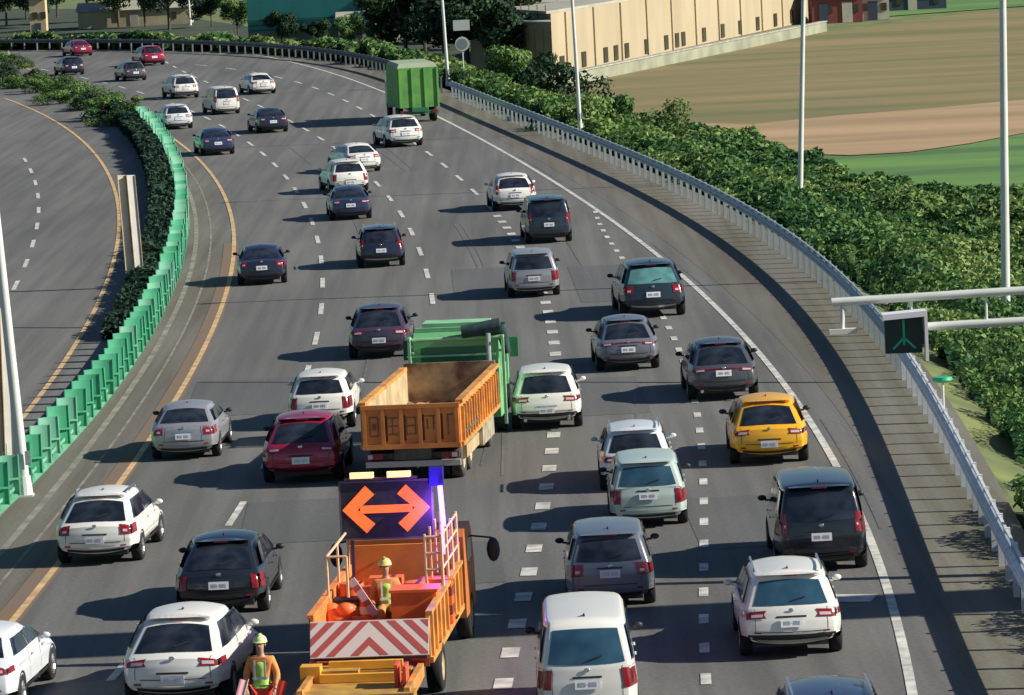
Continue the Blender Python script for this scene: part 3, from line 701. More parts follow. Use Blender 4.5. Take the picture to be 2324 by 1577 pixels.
# small houses, top right
def house(px, py, w_, dep, h, mw, mr, label, door=None, cat='house', hh=-6):
    b = at(px, py, hh); root = empty('house', b, 0, label, cat)
    mb = MB(); mb.box((0, dep / 2, h / 2), (w_, dep, h)); mb.build('wall', mw, root)
    mb = MB(); mb.add([(-w_ / 2 - .3, -.3, h + .003), (w_ / 2 + .3, -.3, h + .003), (w_ / 2 + .3, dep + .3, h + .003), (-w_ / 2 - .3, dep + .3, h + .003), (-w_ / 2 - .3, dep / 2, h + 1.2), (w_ / 2 + .3, dep / 2, h + 1.2)],
                      [(0, 1, 5, 4), (2, 3, 4, 5), (0, 4, 3), (1, 2, 5), (3, 2, 1, 0)]); mb.build('roof', mr, root)
    for k, (xx, mm, ww, hw) in enumerate(door or []):
        mb = MB(); mb.box((xx, -0.04, hw / 2), (ww, 0.1, hw)); mb.build('door', mm, root)
    for xx in (-w_ * .15, w_ * .36):
        mb = MB(); mb.box((xx, -0.04, h * .55), (0.7, 0.09, 0.9)); mb.build('window', M_WIND, root)
    return root
M_MAR = mat('maroon_paint', (0.20, 0.05, 0.05), .6); M_WHW = mat('whitewash', (0.48, 0.46, 0.38), .8, noise=.1, scale=1); M_NAVY = mat('navy_roof', (0.035, 0.06, 0.10), .6)
house(1900, 52, 6.0, 6, 3.0, M_MAR, M_NAVY, 'maroon fronted house behind the second light pole', [(1.2, M_WHW, 1.2, 2.4), (-1.6, M_NAVY, 1.0, 2.4)])
house(1975, 46, 4.5, 5, 2.8, M_WHW, M_CONC, 'small whitewashed house right of the maroon one', [(0.3, M_NAVY, 1.1, 2.2)])
house(2065, 24, 9, 6, 2.2, M_NAVY, M_NAVY, 'dark blue shed at the field edge', [(0.3, M_WHW, 1.1, 1.6)], 'shed')
house(88, 82, 2.2, 3, 5.2, mat('tan_plaster', (0.52, 0.42, 0.24), .8, noise=.1, scale=1), M_CONC, 'narrow tan tower shed among the upper left trees', [(0, M_NAVY, .8, 1.8)], 'shed')
house(305, 60, 16, 8, 2.4, mat('pale_mound_wall', (0.40, 0.36, 0.22), .9, noise=.15, scale=.4), M_ROOFG, 'long pale low building behind the red car', [(0, M_CONC, 1.2, 2)], 'building')
house(835, 98, 7, 6, 2.6, mat('olive_wall', (0.24, 0.25, 0.14), .9), M_ROOFG, 'low olive shed below the right end of the teal hall', [(0, M_CONC, 1.2, 2)], 'shed')

# ---------------------------------------------------------------- cars
GLASS = mat('tinted_glass', (0.030, 0.038, 0.052), 0.07, spec=0.7, c2=(0.008, 0.011, 0.018), scale=2.2, detail=2)
GLASS_T = mat('clear_teal_glass', (0.10, 0.24, 0.24), 0.12, spec=0.6, noise=.25, scale=3)
GLASS_B = mat('blue_glass', (0.04, 0.10, 0.15), 0.08, spec=0.8, c2=(0.02, 0.06, 0.10), scale=1.8, detail=2)
TYRE = mat('tyre_rubber', (0.012, 0.012, 0.013), 0.85)
RIM = mat('alloy_rim', (0.42, 0.43, 0.45), 0.3, 0.7)
TRIM = mat('black_trim', (0.018, 0.018, 0.02), 0.55)
LAMP = mat('red_lens', (0.24, 0.012, 0.02), 0.18, coat=0.6)
LAMPC = mat('clear_lens', (0.62, 0.50, 0.50), 0.15, coat=0.6)
PLATE = mat('plate_white', (0.82, 0.82, 0.84), 0.45)
PTXT = mat('plate_ink', (0.45, 0.45, 0.50), 0.5)
CHROME = mat('chrome', (0.75, 0.75, 0.76), 0.12, 0.9)
PAINT = {
    'white': mat('paint_white', (0.76, 0.75, 0.69), 0.32, coat=0.5, noise=0.02, scale=2),
    'cool': mat('paint_cool_white', (0.66, 0.70, 0.72), 0.3, coat=0.5),
    'silver': mat('paint_silver', (0.40, 0.40, 0.42), 0.33, 0.45, coat=0.5),
    'grey': mat('paint_grey', (0.105, 0.108, 0.125), 0.3, 0.4, coat=0.8),
    'lgrey': mat('paint_light_grey', (0.20, 0.22, 0.25), 0.32, 0.4, coat=0.8),
    'black': mat('paint_black', (0.014, 0.016, 0.022), 0.22, coat=0.9),
    'blue': mat('paint_blue', (0.035, 0.055, 0.12), 0.28, 0.3, coat=0.8),
    'navy': mat('paint_navy', (0.022, 0.03, 0.06), 0.26, 0.2, coat=0.9),
    'teal': mat('paint_teal', (0.028, 0.05, 0.068), 0.3, 0.3, coat=0.8),
    'red': mat('paint_red', (0.34, 0.015, 0.055), 0.28, 0.2, coat=0.9),
    'plum': mat('paint_plum', (0.075, 0.055, 0.085), 0.3, 0.3, coat=0.8),
    'yellow': mat('paint_yellow', (0.78, 0.40, 0.02), 0.32, coat=0.5),
    'mint': mat('paint_mint', (0.45, 0.56, 0.50), 0.35, coat=0.6),
}
TYPES = {
    'suv': dict(L=4.6, W=1.86, H=1.66, zb=0.30, belt=1.03, tum=0.24, cam=0.09,
                rear=[(.14, .30), (.03, .42), (.0, .58), (.02, .76), (.07, .93), (.12, 1.03), (.34, 1.34), (.46, 1.52), (.60, 1.64)],
                front=[(.10, .30), (.02, .42), (0, .62), (.05, .80), (.22, .92), (.75, 1.00), (1.10, 1.06), (1.60, 1.40), (1.98, 1.64)], rail=1),
    'hatch': dict(L=4.15, W=1.74, H=1.50, zb=0.26, belt=0.96, tum=0.23, cam=0.09,
                  rear=[(.12, .26), (.02, .38), (.0, .55), (.03, .75), (.10, .92), (.16, .98), (.34, 1.22), (.46, 1.38), (.58, 1.48)],
                  front=[(.10, .26), (.02, .38), (0, .55), (.05, .70), (.25, .82), (.70, .92), (.95, .97), (1.45, 1.28), (1.85, 1.48)], rail=0),
    'sedan': dict(L=4.7, W=1.80, H=1.45, zb=0.25, belt=0.99, tum=0.26, cam=0.08,
                  rear=[(.12, .25), (.02, .38), (.0, .55), (.02, .75), (.05, .90), (.12, .97), (.48, 1.01), (.85, 1.22), (1.15, 1.36), (1.35, 1.43)],
                  front=[(.10, .25), (.02, .38), (0, .55), (.05, .68), (.25, .80), (.90, .90), (1.25, .96), (1.75, 1.25), (2.15, 1.43)], rail=0),
    'minivan': dict(L=4.85, W=1.82, H=1.88, zb=0.28, belt=1.10, tum=0.17, cam=0.07,
                    rear=[(.10, .28), (.02, .40), (0, .55), (.01, .80), (.04, 1.05), (.10, 1.35), (.18, 1.62), (.26, 1.78), (.38, 1.86)],
                    front=[(.10, .28), (.02, .40), (0, .60), (.05, .80), (.20, .95), (.55, 1.08), (.80, 1.16), (1.15, 1.50), (1.6, 1.86)], rail=0),
    'van': dict(L=4.3, W=1.62, H=1.88, zb=0.30, belt=1.12, tum=0.16, cam=0.05,
                rear=[(.08, .30), (.01, .40), (0, .55), (.0, .80), (.02, 1.08), (.09, 1.35), (.19, 1.62), (.28, 1.78), (.40, 1.86)],
                front=[(.06, .30), (.01, .40), (0, .60), (.03, .85), (.10, 1.0), (.22, 1.12), (.35, 1.25), (.62, 1.60), (.9, 1.86)], rail=0),
}
TYPES['cross'] = dict(L=4.5, W=1.82, H=1.56, zb=0.28, belt=0.99, tum=0.25, cam=0.10,
    rear=[(.14, .28), (.02, .42), (.0, .60), (.02, .78), (.06, .92), (.16, .99), (.50, 1.20), (.86, 1.40), (1.10, 1.50), (1.25, 1.54)],
    front=[(.10, .28), (.02, .40), (0, .58), (.05, .74), (.25, .86), (.75, .95), (1.05, 1.00), (1.55, 1.30), (1.95, 1.54)], rail=0)
TYPES['mpv'] = dict(L=4.4, W=1.75, H=1.62, zb=0.26, belt=1.0, tum=0.20, cam=0.06,
    rear=[(.10, .26), (.01, .38), (.0, .55), (.0, .80), (.04, 1.00), (.16, 1.28), (.26, 1.46), (.38, 1.58), (.45, 1.60)],
    front=[(.08, .26), (.02, .38), (0, .56), (.04, .74), (.18, .88), (.60, .99), (.85, 1.04), (1.30, 1.36), (1.7, 1.60)], rail=0)
def rrange(a, b, n): return [a + (b - a) * i / n for i in range(n + 1)]
class CarShape:
    def __init__(s, T):
        s.T = T; s.L, s.W = T['L'], T['W']
        zs = sorted(set([z for _, z in T['rear']] + [z for _, z in T['front']]))
        z2 = []
        for a, b in zip(zs[:-1], zs[1:]):
            z2 += [a] if b - a < 0.07 else [a, (a + b) / 2]
        s.zs = z2 + [zs[-1]]
        s.rz = [z for _, z in T['rear']]; s.ry = [y for y, _ in T['rear']]
        s.fz = [z for _, z in T['front']]; s.fy = [T['L'] - y for y, _ in T['front']]
        s.zt = s.zs[-1]; s.r = 0.07
    def yr(s, z): return interp(z, s.rz, s.ry)
    def yf(s, z): return interp(z, s.fz, s.fy)
    def X(s, y, z):
        T = s.T; bx = interp(z, [T['zb'], T['zb'] + .14, T['belt'] - .3, T['belt'], s.zt], [s.W / 2 - .06, s.W / 2 - .01, s.W / 2, s.W / 2 - .04, s.W / 2 - T['tum']])
        d = max(0.0, min(y - s.yr(z), s.yf(z) - y)); tp = 0.10 if z < T['belt'] else 0.05
        return bx - tp * max(0.0, 1 - d / 0.5) ** 2
    def nrm_r(s, z):
        e = 0.03; a = (s.yr(z - e), z - e); b = (s.yr(z + e), z + e)
        t = Vector((b[0] - a[0], b[1] - a[1])).normalized(); return Vector((-t.y, t.x))
    def rear(s, u, z, eps=0.008):
        y = s.yr(z); X = s.X(y, z); x = abs(u) * X; r = s.r; n = s.nrm_r(z)
        ins = s.T['cam'] * u * u; ex = 0
        if x > X - r: q = min(1.0, (x - (X - r)) / r); ins += r * (1 - math.sqrt(max(0, 1 - q * q))); ex = eps * q
        return ((x + ex) * (1 if u >= 0 else -1), y - n.x * (ins - eps), z - n.y * (ins - eps) * 1.0)
    def body(s):
        T = s.T; path = [(s.yr(z), z) for z in s.zs]; nR = len(path)
        NC = 12; y0, y1 = s.yr(s.zt), s.yf(s.zt)
        roof = [(lerp(y0, y1, k / NC), s.zt + (T['H'] - s.zt + .03) * math.sin(math.pi * (k / NC)) ** 0.7) for k in range(1, NC)]
        path += roof + [(s.yf(z), z) for z in reversed(s.zs)]
        n = len(path); ins_pts = []; rows = []
        for i, (y, z) in enumerate(path):
            a = path[i - 1]; b = path[(i + 1) % n]
            t = Vector((b[0] - a[0], b[1] - a[1])).normalized(); nn = Vector((-t.y, t.x))
            X = s.X(y, z); r = s.r; row = []
            half = [(k * (X - r), 0) for k in (0, .35, .65, .85)] + [((X - r) + r * math.sin(p), r * (1 - math.cos(p))) for p in [math.pi / 2 * q / 5 for q in range(6)]]
            for x, ins in half:
                t_ = ins + T['cam'] * (x / X) ** 2; row.append((x, y - nn.x * t_, z - nn.y * t_))
            ins_pts.append(row[-1]); rows.append([(-x, yy, zz) for x, yy, zz in reversed(row[1:])] + row)
        mb = MB(); mb.grid(rows + [rows[0]])
        for sg in (1, -1):
            G = []
            for i in range(nR):
                a = ins_pts[i]; b = ins_pts[n - 1 - i]
                if i < nR - 1:
                    R_ = []
                    for k in range(NC + 1):
                        y = lerp(a[1], b[1], k / NC); z = lerp(a[2], b[2], k / NC)
                        R_.append((sg * (a[0] if k == 0 else b[0] if k == NC else s.X(y, z)), y, z))
                else: R_ = [(sg * ins_pts[nR - 1 + k][0], ins_pts[nR - 1 + k][1], ins_pts[nR - 1 + k][2]) for k in range(NC + 1)]
                G.append(R_)
            mb.grid(G)
        return mb
CACHE = {}
def car_parts(kind, paint, opt):
    """meshes of a car of this kind; returns list of (name, mesh, children)"""
    T = TYPES[kind]; S = CarShape(T); zt = S.zt; belt = T['belt']; L, W = S.L, S.W
    parts = []
    def P(name, mb, m, smooth=35, kids=None, fix=True): parts.append((name, mb, m, smooth, kids or []))
    P('body', S.body(), PAINT[paint], 38)
    gl = {'teal': GLASS_T, 'blue': GLASS_B}.get(opt.get('glass'), GLASS)
    zlo, zhi = belt + (.06 if kind != 'sedan' else .07), zt - (.13 if kind != 'sedan' else .08)
    uw = opt.get('uw', .80)
    mb = MB(); mb.grid([[S.rear(u * (uw + .03 * (1 - k / 8)), lerp(zlo, zhi, k / 8) - (0.035 * (1 - abs(u) ** 3) if k == 0 else 0), .009) for u in rrange(-1, 1, 12)] for k in range(9)])
    wp = MB()
    if kind != 'sedan':
        a = Vector(S.rear(0.02, zlo + .03, .025)); b = Vector(S.rear(0.35, zlo + .10, .03)); wp.tube(a, b, .012, n=5)
        P('rear_window', mb, gl, 60, [('wiper', wp, TRIM, None)])
    else: P('rear_window', mb, gl, 60)
    # flanks
    def fl(y, z, sg, e=.010): return (sg * (S.X(y, z) + e), y, z)
    ztop = zt - .12
    for sg in (1, -1):
        ya = lambda z: S.yr(z) + (.28 if kind in ('suv', 'hatch', 'cross') else .16 if kind in ('van', 'minivan') else .25)
        yb2 = lambda z: S.yf(z) - .14
        zz = rrange(belt + .05, ztop, 5)
        cuts = [0, .30, .62, 1.0] if kind in ('suv', 'minivan', 'van', 'mpv') else [0, .46, 1.0]
        for a, b in zip(cuts[:-1], cuts[1:]):
            mb = MB(); mb.grid([[fl(lerp(ya(z), yb2(z), t), z, sg) for t in rrange(a + .012, b - .012, 4)] for z in zz])
            P('side_window', mb, gl, 60)
        mb = MB()
        for yy in (0.36 * L, 0.58 * L): mb.grid([[fl(yy + q, z, sg, .003) for q in (-.006, .006)] for z in rrange(T['zb'] + .12, belt + .0, 5)])
        mb.grid([[fl(y, z, sg, .006) for y in rrange(.55, L - .6, 10)] for z in (T['zb'] + .02, T['zb'] + .12)])
        P('door_trim', mb, TRIM, None)
        mb = MB()
        for yy in (0.42 * L, 0.64 * L): P('door_handle', MB().box((sg * (W / 2 + .01), yy, belt - .12), (.03, .16, .03)), CHROME if opt.get('chrome') else PAINT[paint], None)
        mb = MB(); ym = S.yf(belt + .1) - .42
        mb.ball((sg * (S.X(ym, belt) + .13), ym, belt + .07), (.095, .05, .065), 10); mb.box((sg * (S.X(ym, belt) + .02), ym, belt + .02), (.10, .05, .04))
        P('side_mirror', mb, PAINT[paint] if paint in ('white', 'cool') and not opt.get('dm') else TRIM, 60)
    # windscreen
    def frt(u, z, e=.009):
        y = S.yf(z); X = S.X(y, z); ins = T['cam'] * u * u; dz = .03
        a = S.yf(z - dz); b = S.yf(z + dz); t = Vector((b - a, 2 * dz)).normalized(); n = Vector((t.y, -t.x))
        return (u * X, y + n.x * (e - ins), z + n.y * (e - ins) * -1 if False else z + (-n.y) * (ins - e) * 1)
    mb = MB(); mb.grid([[frt(u * .82, z) for u in rrange(-1, 1, 8)] for z in rrange(belt + .12, zt - .10, 5)]); P('windscreen', mb, gl, 60)
    # lamps
    lk = opt.get('lamp', 'wide')
    for sg in (1, -1):
        mb = MB(); lc = MB()
        if lk == 'tall': u0, z0, z1 = .86, belt - .22, belt + .20
        elif lk == 'block': u0, z0, z1 = .70, belt - .26, belt - .01
        elif lk == 'bar': u0, z0, z1 = .55, belt - .15, belt - .05
        elif lk == 'low': u0, z0, z1 = .82, belt - .38, belt - .04
        else: u0, z0, z1 = .56, belt - .20, belt - .05
        mb.grid([[S.rear(sg * lerp(u0 + (.06 * (1 - abs(k / 4 - .5) * 2) if lk == 'wide' else 0), .995, t), lerp(z0, z1, k / 4), .013) for t in rrange(0, 1, 6)] for k in range(5)])
        y = S.yr(z0); mb.grid([[fl(S.yr(z) + .09 + q, z, sg, .012) for q in (0, .12, .22)] for z in rrange(z0 + .02, z1 - .02, 3)])
        zc = lerp(z0, z1, .38); lc.grid([[S.rear(sg * lerp(u0 + .08, .90, t), zc + q, .018) for t in rrange(0, 1, 4)] for q in (-.028, .03)])
        P('tail_light', mb, LAMP, 60, [('clear_lens', lc, LAMPC, None)])
    # plate
    zp = opt.get('zp', belt - .30); pw = .20
    yc = S.rear(0, zp, 0)[1]; tilt = math.atan2(S.yr(zp + .08) - S.yr(zp - .08), .16)
    pl = MB(); pl.box((0, yc - .016, zp), (2 * pw, .012, .165), rx=-tilt)
    tx = MB()
    for k in range(7):
        if k == 3: tx.box((-.13 + .044 * k, yc - .025, zp), (.018, .003, .012), rx=-tilt)
        else:
            xk = -.13 + .044 * k
            tx.box((xk - .010, yc - .025, zp), (.007, .003, .075), rx=-tilt); tx.box((xk + .010, yc - .025, zp), (.007, .003, .075), rx=-tilt)
            tx.box((xk, yc - .025, zp + (.034 if k % 2 else -.034)), (.026, .003, .008), rx=-tilt)
    P('number_plate', pl, PLATE, None, [('plate_text', tx, PTXT, None)])
    if lk == 'bar':
        P('light_bar', MB().grid([[S.rear(u * .52, z, .012) for u in rrange(-1, 1, 10)] for z in (belt - .10, belt - .07)]), LAMP, None)
    if opt.get('badge', 1): P('badge', MB().ball((0, S.rear(0, belt - .08, .0)[1] - .015, belt - .06), (.055, .012, .04), 8), CHROME, 60)
    if opt.get('tips'):
        for sg in (1, -1): P('exhaust_tip', MB().tube((sg * .58, .10, T['zb'] + .03), (sg * .58, -.03, T['zb'] + .03), .045, n=10), CHROME, 50)
    rm_ = opt.get('rack')
    mb = MB(); mb.grid([[S.rear(u * .34, z, .006) for u in rrange(-1, 1, 6)] for z in (zp + .10, zp + .135)]); P('tailgate_grip', mb, CHROME if opt.get('chrome') else TRIM, None)
    # bumper
    bz = T['zb'] + .01
    mb = MB(); top = .50 if kind in ('suv', 'van') else .42
    mb.grid([[S.rear(u * .97, z, .010) for u in rrange(-1, 1, 14)] for z in rrange(bz + .02, top, 4)])
    lip = MB(); lip.grid([[S.rear(u * .80, z, .03) for u in rrange(-1, 1, 8)] for z in (bz + .04, bz + .10)])
    P('rear_bumper', mb, TRIM if opt.get('clad', kind == 'suv') else PAINT[paint], 50, [('bumper_strip', lip, RIM if kind == 'suv' else TRIM, None)])
    for sg in (1, -1): P('reflector', MB().grid([[S.rear(sg * lerp(.68, .84, t), z, .016) for t in rrange(0, 1, 3)] for z in (top + .03, top + .065)]), LAMP, None)
    # seam lines of the boot lid
    mb = MB(); zs0, zs1 = (.55, belt - .02)
    for sg in (1, -1): mb.grid([[S.rear(sg * (.62 if kind == 'sedan' else .80) + q, z, .0045) for q in (-.006, .006)] for z in rrange(zs0, belt + (.0 if kind != 'sedan' else -.02), 6)])
    mb.grid([[S.rear(u * .70, z, .0045) for u in rrange(-1, 1, 8)] for z in (zs0 - .008, zs0 + .008)])
    P('lid_seam', mb, TRIM, None)
    if kind in ('suv', 'hatch', 'minivan', 'cross', 'mpv'):
        mb = MB(); mb.grid([[S.rear(u * .86, zt - .05, .01), (S.rear(u * .86, zt - .03, .01)[0], S.rear(u * .86, zt - .05, .01)[1] - .13, zt - .035)] for u in rrange(-1, 1, 10)])
        mb.grid([[S.rear(u * .86, zt - .01, .01), (S.rear(u * .86, zt - .03, .01)[0], S.rear(u * .86, zt - .05, .01)[1] - .13, zt - .030)] for u in rrange(-1, 1, 10)])
        P('spoiler', mb, PAINT[paint], None, [('brake_lamp', MB().box((0, S.rear(0, zt - .07, .0)[1] - .10, zt - .05), (.3, .02, .02)), LAMP, None)])
    if opt.get('rails', T['rail']):
        for sg in (1, -1):
            ya_, yb_ = S.yr(zt) + .15, S.yf(zt) - .25; xx = sg * (S.X((ya_ + yb_) / 2, zt) - .07)
            P('roof_rail', MB().box((xx, (ya_ + yb_) / 2, T['H'] + .025), (.035, yb_ - ya_, .03)).box((xx, ya_ + .02, T['H'] - .0), (.035, .06, .05)).box((xx, yb_ - .02, T['H'] - .0), (.035, .06, .05)), opt.get('railm', CHROME), None)
    ant = MB().add([(-.015, S.yr(zt) + .22, zt + .02), (.015, S.yr(zt) + .22, zt + .02), (.02, S.yr(zt) + .40, zt + .02), (-.02, S.yr(zt) + .40, zt + .02), (0, S.yr(zt) + .20, zt + .09)], [(0, 1, 4), (1, 2, 4), (2, 3, 4), (3, 0, 4), (3, 2, 1, 0)])
    P('roof_fin', ant, TRIM, None)
    wr = .33 if kind != 'suv' else .355
    for sg in (1, -1):
        for yy in (.86, L - .88):
            xo_ = sg * (W / 2 + .012); xi = sg * (W / 2 - .22)
            ty = MB().lathe([(xi, wr * .7), (xi, wr - .03), (xi + sg * .03, wr), (xo_ - sg * .03, wr), (xo_, wr - .03), (xo_, wr * .62)], (0, yy, wr), 'X', 24)
            ri = MB().lathe([(xo_ - sg * .005, wr * .63), (xo_ - sg * .03, wr * .56), (xo_ - sg * .035, 0.0)], (0, yy, wr), 'X', 24)
            for k in range(5):
                t = 2 * math.pi * k / 5; ri.box((xo_ - sg * .015, yy + math.cos(t) * wr * .32, wr + math.sin(t) * wr * .32), (.02, wr * .50, .055), rx=t)
            P('wheel', ty, TYRE, 50, [('rim', ri, RIM, None)])
            ar = MB(); n = 16; base = [fl(yy + (wr + .055) * math.cos(math.pi * k / n), max(T['zb'] + .01, wr + (wr + .055) * math.sin(math.pi * k / n)), sg, .006) for k in range(n + 1)]
            ar.add([fl(yy, T['zb'] + .02, sg, .006)] + base, [(0, k, k + 1) for k in range(1, n + 1)])
            P('wheel_arch', ar, TRIM, None)
    under = MB().box((0, L / 2, T['zb'] - .02), (W * .72, L * .86, .10)); P('underbody', under, TRIM, None)
    return parts
def make_car(name, x, y, kind, paint, label, cat, yaw=None, opt=None, scale=1.0, dx=0, sc=None):
    opt = opt or {}; b = at(x, y, 0.0)
    if yaw is None: yaw = 0.0
    hd = math.atan(interp(b.y, [70, 100, 126, 141, 161, 181, 201, 221, 241, 300, 400], [.005, .012, .0, -.02, -.04, -.055, -.084, -.095, -.113, -.165, -.23])) + R(yaw)
    root = empty(name, b, hd, label, cat, 'cars driving away along the lanes'); root.scale = sc if sc else (scale,) * 3
    key = (kind, paint, tuple(sorted((k, str(v)) for k, v in opt.items())))
    if key in CACHE:
        for ch in CACHE[key].children: copy_tree(ch, root)
        return root
    for nm, mb, m, sm, kids in car_parts(kind, paint, opt):
        o = mb.build(nm, m, root, smooth=sm)
        for kn, kmb, km, ks in kids: kmb.build(kn, km, o, smooth=ks)
    CACHE[key] = root
    return root

CARS = [
 # name, x, y (centre of the rear, at road level), kind, paint, label, category, yaw offset, options, scale
 ('car', 1905, 1815, 'suv', 'blue', 'blue grey car whose roof alone shows at the bottom edge', 'car', 0, {'rails': 1}, 1.0),
 ('suv_car', 1800, 1492, 'suv', 'white', 'white suv with roof rails at the lower right beside the edge line', 'car', 0, {'lamp': 'wide', 'glass': 'blue'}, 1.0),
 ('minivan', 1868, 1298, 'minivan', 'black', 'big black minivan with a blue shining roof on the edge line', 'minivan', 0, {'lamp': 'tall', 'clad': 0, 'uw': .86}, 1.03),
 ('van', 1338, 1655, 'van', 'white', 'boxy white van with a large blue rear window at the bottom middle', 'van', 0, {'lamp': 'low', 'glass': 'blue', 'uw': .84, 'clad': 0, 'dm': 1}, 1.06),
 ('estate_car', 1388, 1380, 'mpv', 'lgrey', 'silver blue estate car with large red lamps behind the white van', 'car', 0, {'lamp': 'block', 'dm': 1, 'zp': 0.78}, 1.0),
 ('hatchback', 1474, 1195, 'mpv', 'mint', 'pale mint green hatchback in front of the silver blue estate', 'car', 0, {'lamp': 'low', 'dm': 1, 'glass': 'blue', 'zp': 0.8}, 0.98),
 ('suv_car', 1447, 1110, 'suv', 'cool', 'white suv half hidden behind the mint hatchback', 'car', 0, {'lamp': 'wide', 'zp': 0.6}, 0.92),
 ('suv_car', 1748, 1052, 'cross', 'yellow', 'bright yellow suv beside the white edge line', 'car', 1, {'lamp': 'wide', 'rails': 0, 'dm': 1, 'zp': 0.55}, 1.03),
 ('suv_car', 1645, 905, 'cross', 'grey', 'dark grey suv just ahead of the yellow one', 'car', -1, {'lamp': 'bar', 'rails': 0, 'clad': 0, 'tips': 1, 'zp': 0.78}, 1.04),
 ('suv_car', 1428, 838, 'cross', 'lgrey', 'grey blue suv behind the car with teal rear window', 'car', -1, {'lamp': 'bar', 'rails': 0, 'dm': 1}, 0.99),
 ('estate_car', 1485, 717, 'suv', 'teal', 'dark estate car with teal rear window and big red lamps', 'car', -1, {'lamp': 'block', 'glass': 'teal', 'uw': .84, 'clad': 0, 'rails': 0}, 1.12),
 ('hatchback', 1214, 670, 'mpv', 'silver', 'silver hatchback alone in the middle of the road', 'car', 0, {'lamp': 'low', 'dm': 1, 'badge': 0}, 1.0),
 ('minivan', 1248, 547, 'minivan', 'teal', 'dark blue green minivan behind the far white suv', 'minivan', 0, {'lamp': 'tall'}, .98),
 ('suv_car', 1171, 473, 'cross', 'white', 'white suv ahead of the dark blue green minivan', 'car', 0, {'lamp': 'tall', 'rails': 0}, 1.02),
 ('suv_car', 1243, 972, 'suv', 'white', 'white suv driving right beside the green dump truck', 'car', 0, {'lamp': 'wide', 'rails': 0, 'chrome': 1, 'zp': 0.58, 'tips': 1}, 0.98),
 ('sedan', 500, 1397, 'cross', 'black', 'black hatchback with a glowing red right lamp at lower left', 'car', 2, {'lamp': 'low', 'zp': 0.7}, 1.0),
 ('crossover_car', 395, 1606, 'cross', 'white', 'low white crossover at the lower left beside the standing worker', 'car', 5, {'lamp': 'wide', 'clad': 0, 'zp': 0.55}, 1.06),
 ('sedan', -78, 1622, 'sedan', 'cool', 'white sedan cut by the left frame edge at the bottom', 'car', 5, {'lamp': 'wide'}, 1.0),
 ('suv_car', 218, 1280, 'cross', 'white', 'white suv on the yellow line left of the black hatchback', 'car', 4, {'lamp': 'block', 'rails': 1, 'zp': 0.62}, 1.0),
 ('sedan', 418, 1040, 'sedan', 'silver', 'silver sedan over the yellow line left of the red car', 'car', 2, {'lamp': 'block', 'chrome': 1}, .96),
 ('hatchback', 685, 1095, 'cross', 'red', 'dark red hatchback in the shadow left of the dump truck', 'car', 2, {'lamp': 'bar', 'zp': 0.6}, 1.06),
 ('hatchback', 728, 968, 'hatch', 'white', 'white hatchback just ahead of the dark red one', 'car', 2, {'lamp': 'low'}, 1.0),
 ('suv_car', 862, 810, 'cross', 'plum', 'plum grey suv beyond the green truck cab on its left', 'car', 2, {'lamp': 'wide', 'rails': 0, 'zp': 0.6}, 1.03),
 ('sedan', 596, 642, 'sedan', 'navy', 'navy sedan with bright plate in the left lane', 'car', 0, {'lamp': 'block'}, .98),
 ('suv_car', 867, 602, 'suv', 'navy', 'near black suv with bright plate in the second lane', 'car', 0, {'lamp': 'tall'}, .94),
 ('sedan', 798, 494, 'sedan', 'blue', 'blue sedan following two white cars', 'car', 0, {'lamp': 'wide'}, .98),
 ('hatchback', 797, 432, 'hatch', 'white', 'white hatchback right ahead of the blue sedan', 'car', -6, {'lamp': 'low', 'zp': 0.5}, 1.04),
 ('sedan', 830, 386, 'sedan', 'white', 'white sedan at the front of the row of three', 'car', -10, {'lamp': 'wide'}, 1.0),
 ('suv_car', 923, 328, 'hatch', 'white', 'white car close behind the far green truck', 'car', -6, {'lamp': 'wide'}, 1.15),
 ('sedan', 497, 347, 'sedan', 'blue', 'blue sedan on the far left lane near the fence start', 'car', -3, {'lamp': 'wide'}, 1.0),
 ('sedan', 622, 296, 'sedan', 'navy', 'navy car left of the far green truck shadow', 'car', -4, {'lamp': 'wide'}, 1.0),
 ('hatchback', 407, 288, 'hatch', 'cool', 'white hatchback ahead of the far blue sedan', 'car', -4, {'lamp': 'wide'}, 1.02),
 ('suv_car', 424, 218, 'suv', 'white', 'far white suv in the bend left of centre', 'car', -5, {'lamp': 'wide'}, 1.0),
 ('minivan', 517, 254, 'minivan', 'white', 'far white minivan ahead of the navy car', 'minivan', -5, {'lamp': 'tall'}, .95),
 ('sedan', 600, 208, 'sedan', 'white', 'far white sedan in the middle lanes of the bend', 'car', -5, {'lamp': 'wide'}, 1.0),
 ('hatchback', 352, 143, 'hatch', 'red', 'bright red car in the distance under the trees', 'car', -6, {'lamp': 'wide'}, 1.1),
 ('hatchback', 190, 122, 'sedan', 'red', 'tiny farthest red car near the upper left corner', 'car', -6, {'lamp': 'wide'}, 1.0),
 ('hatchback', 170, 165, 'hatch', 'navy', 'dark car behind the farthest red one at upper left', 'car', -6, {'lamp': 'wide'}, 1.0),
 ('hatchback', 310, 178, 'hatch', 'grey', 'far grey car between the red car and the white suv', 'car', -6, {'lamp': 'wide'}, 1.0),
]
for c in CARS:
    make_car(c[0], c[1], c[2] + 6, c[3], c[4], c[5], c[6], c[7], c[8], sc=(c[9], c[9] * .97, c[9] * .945))

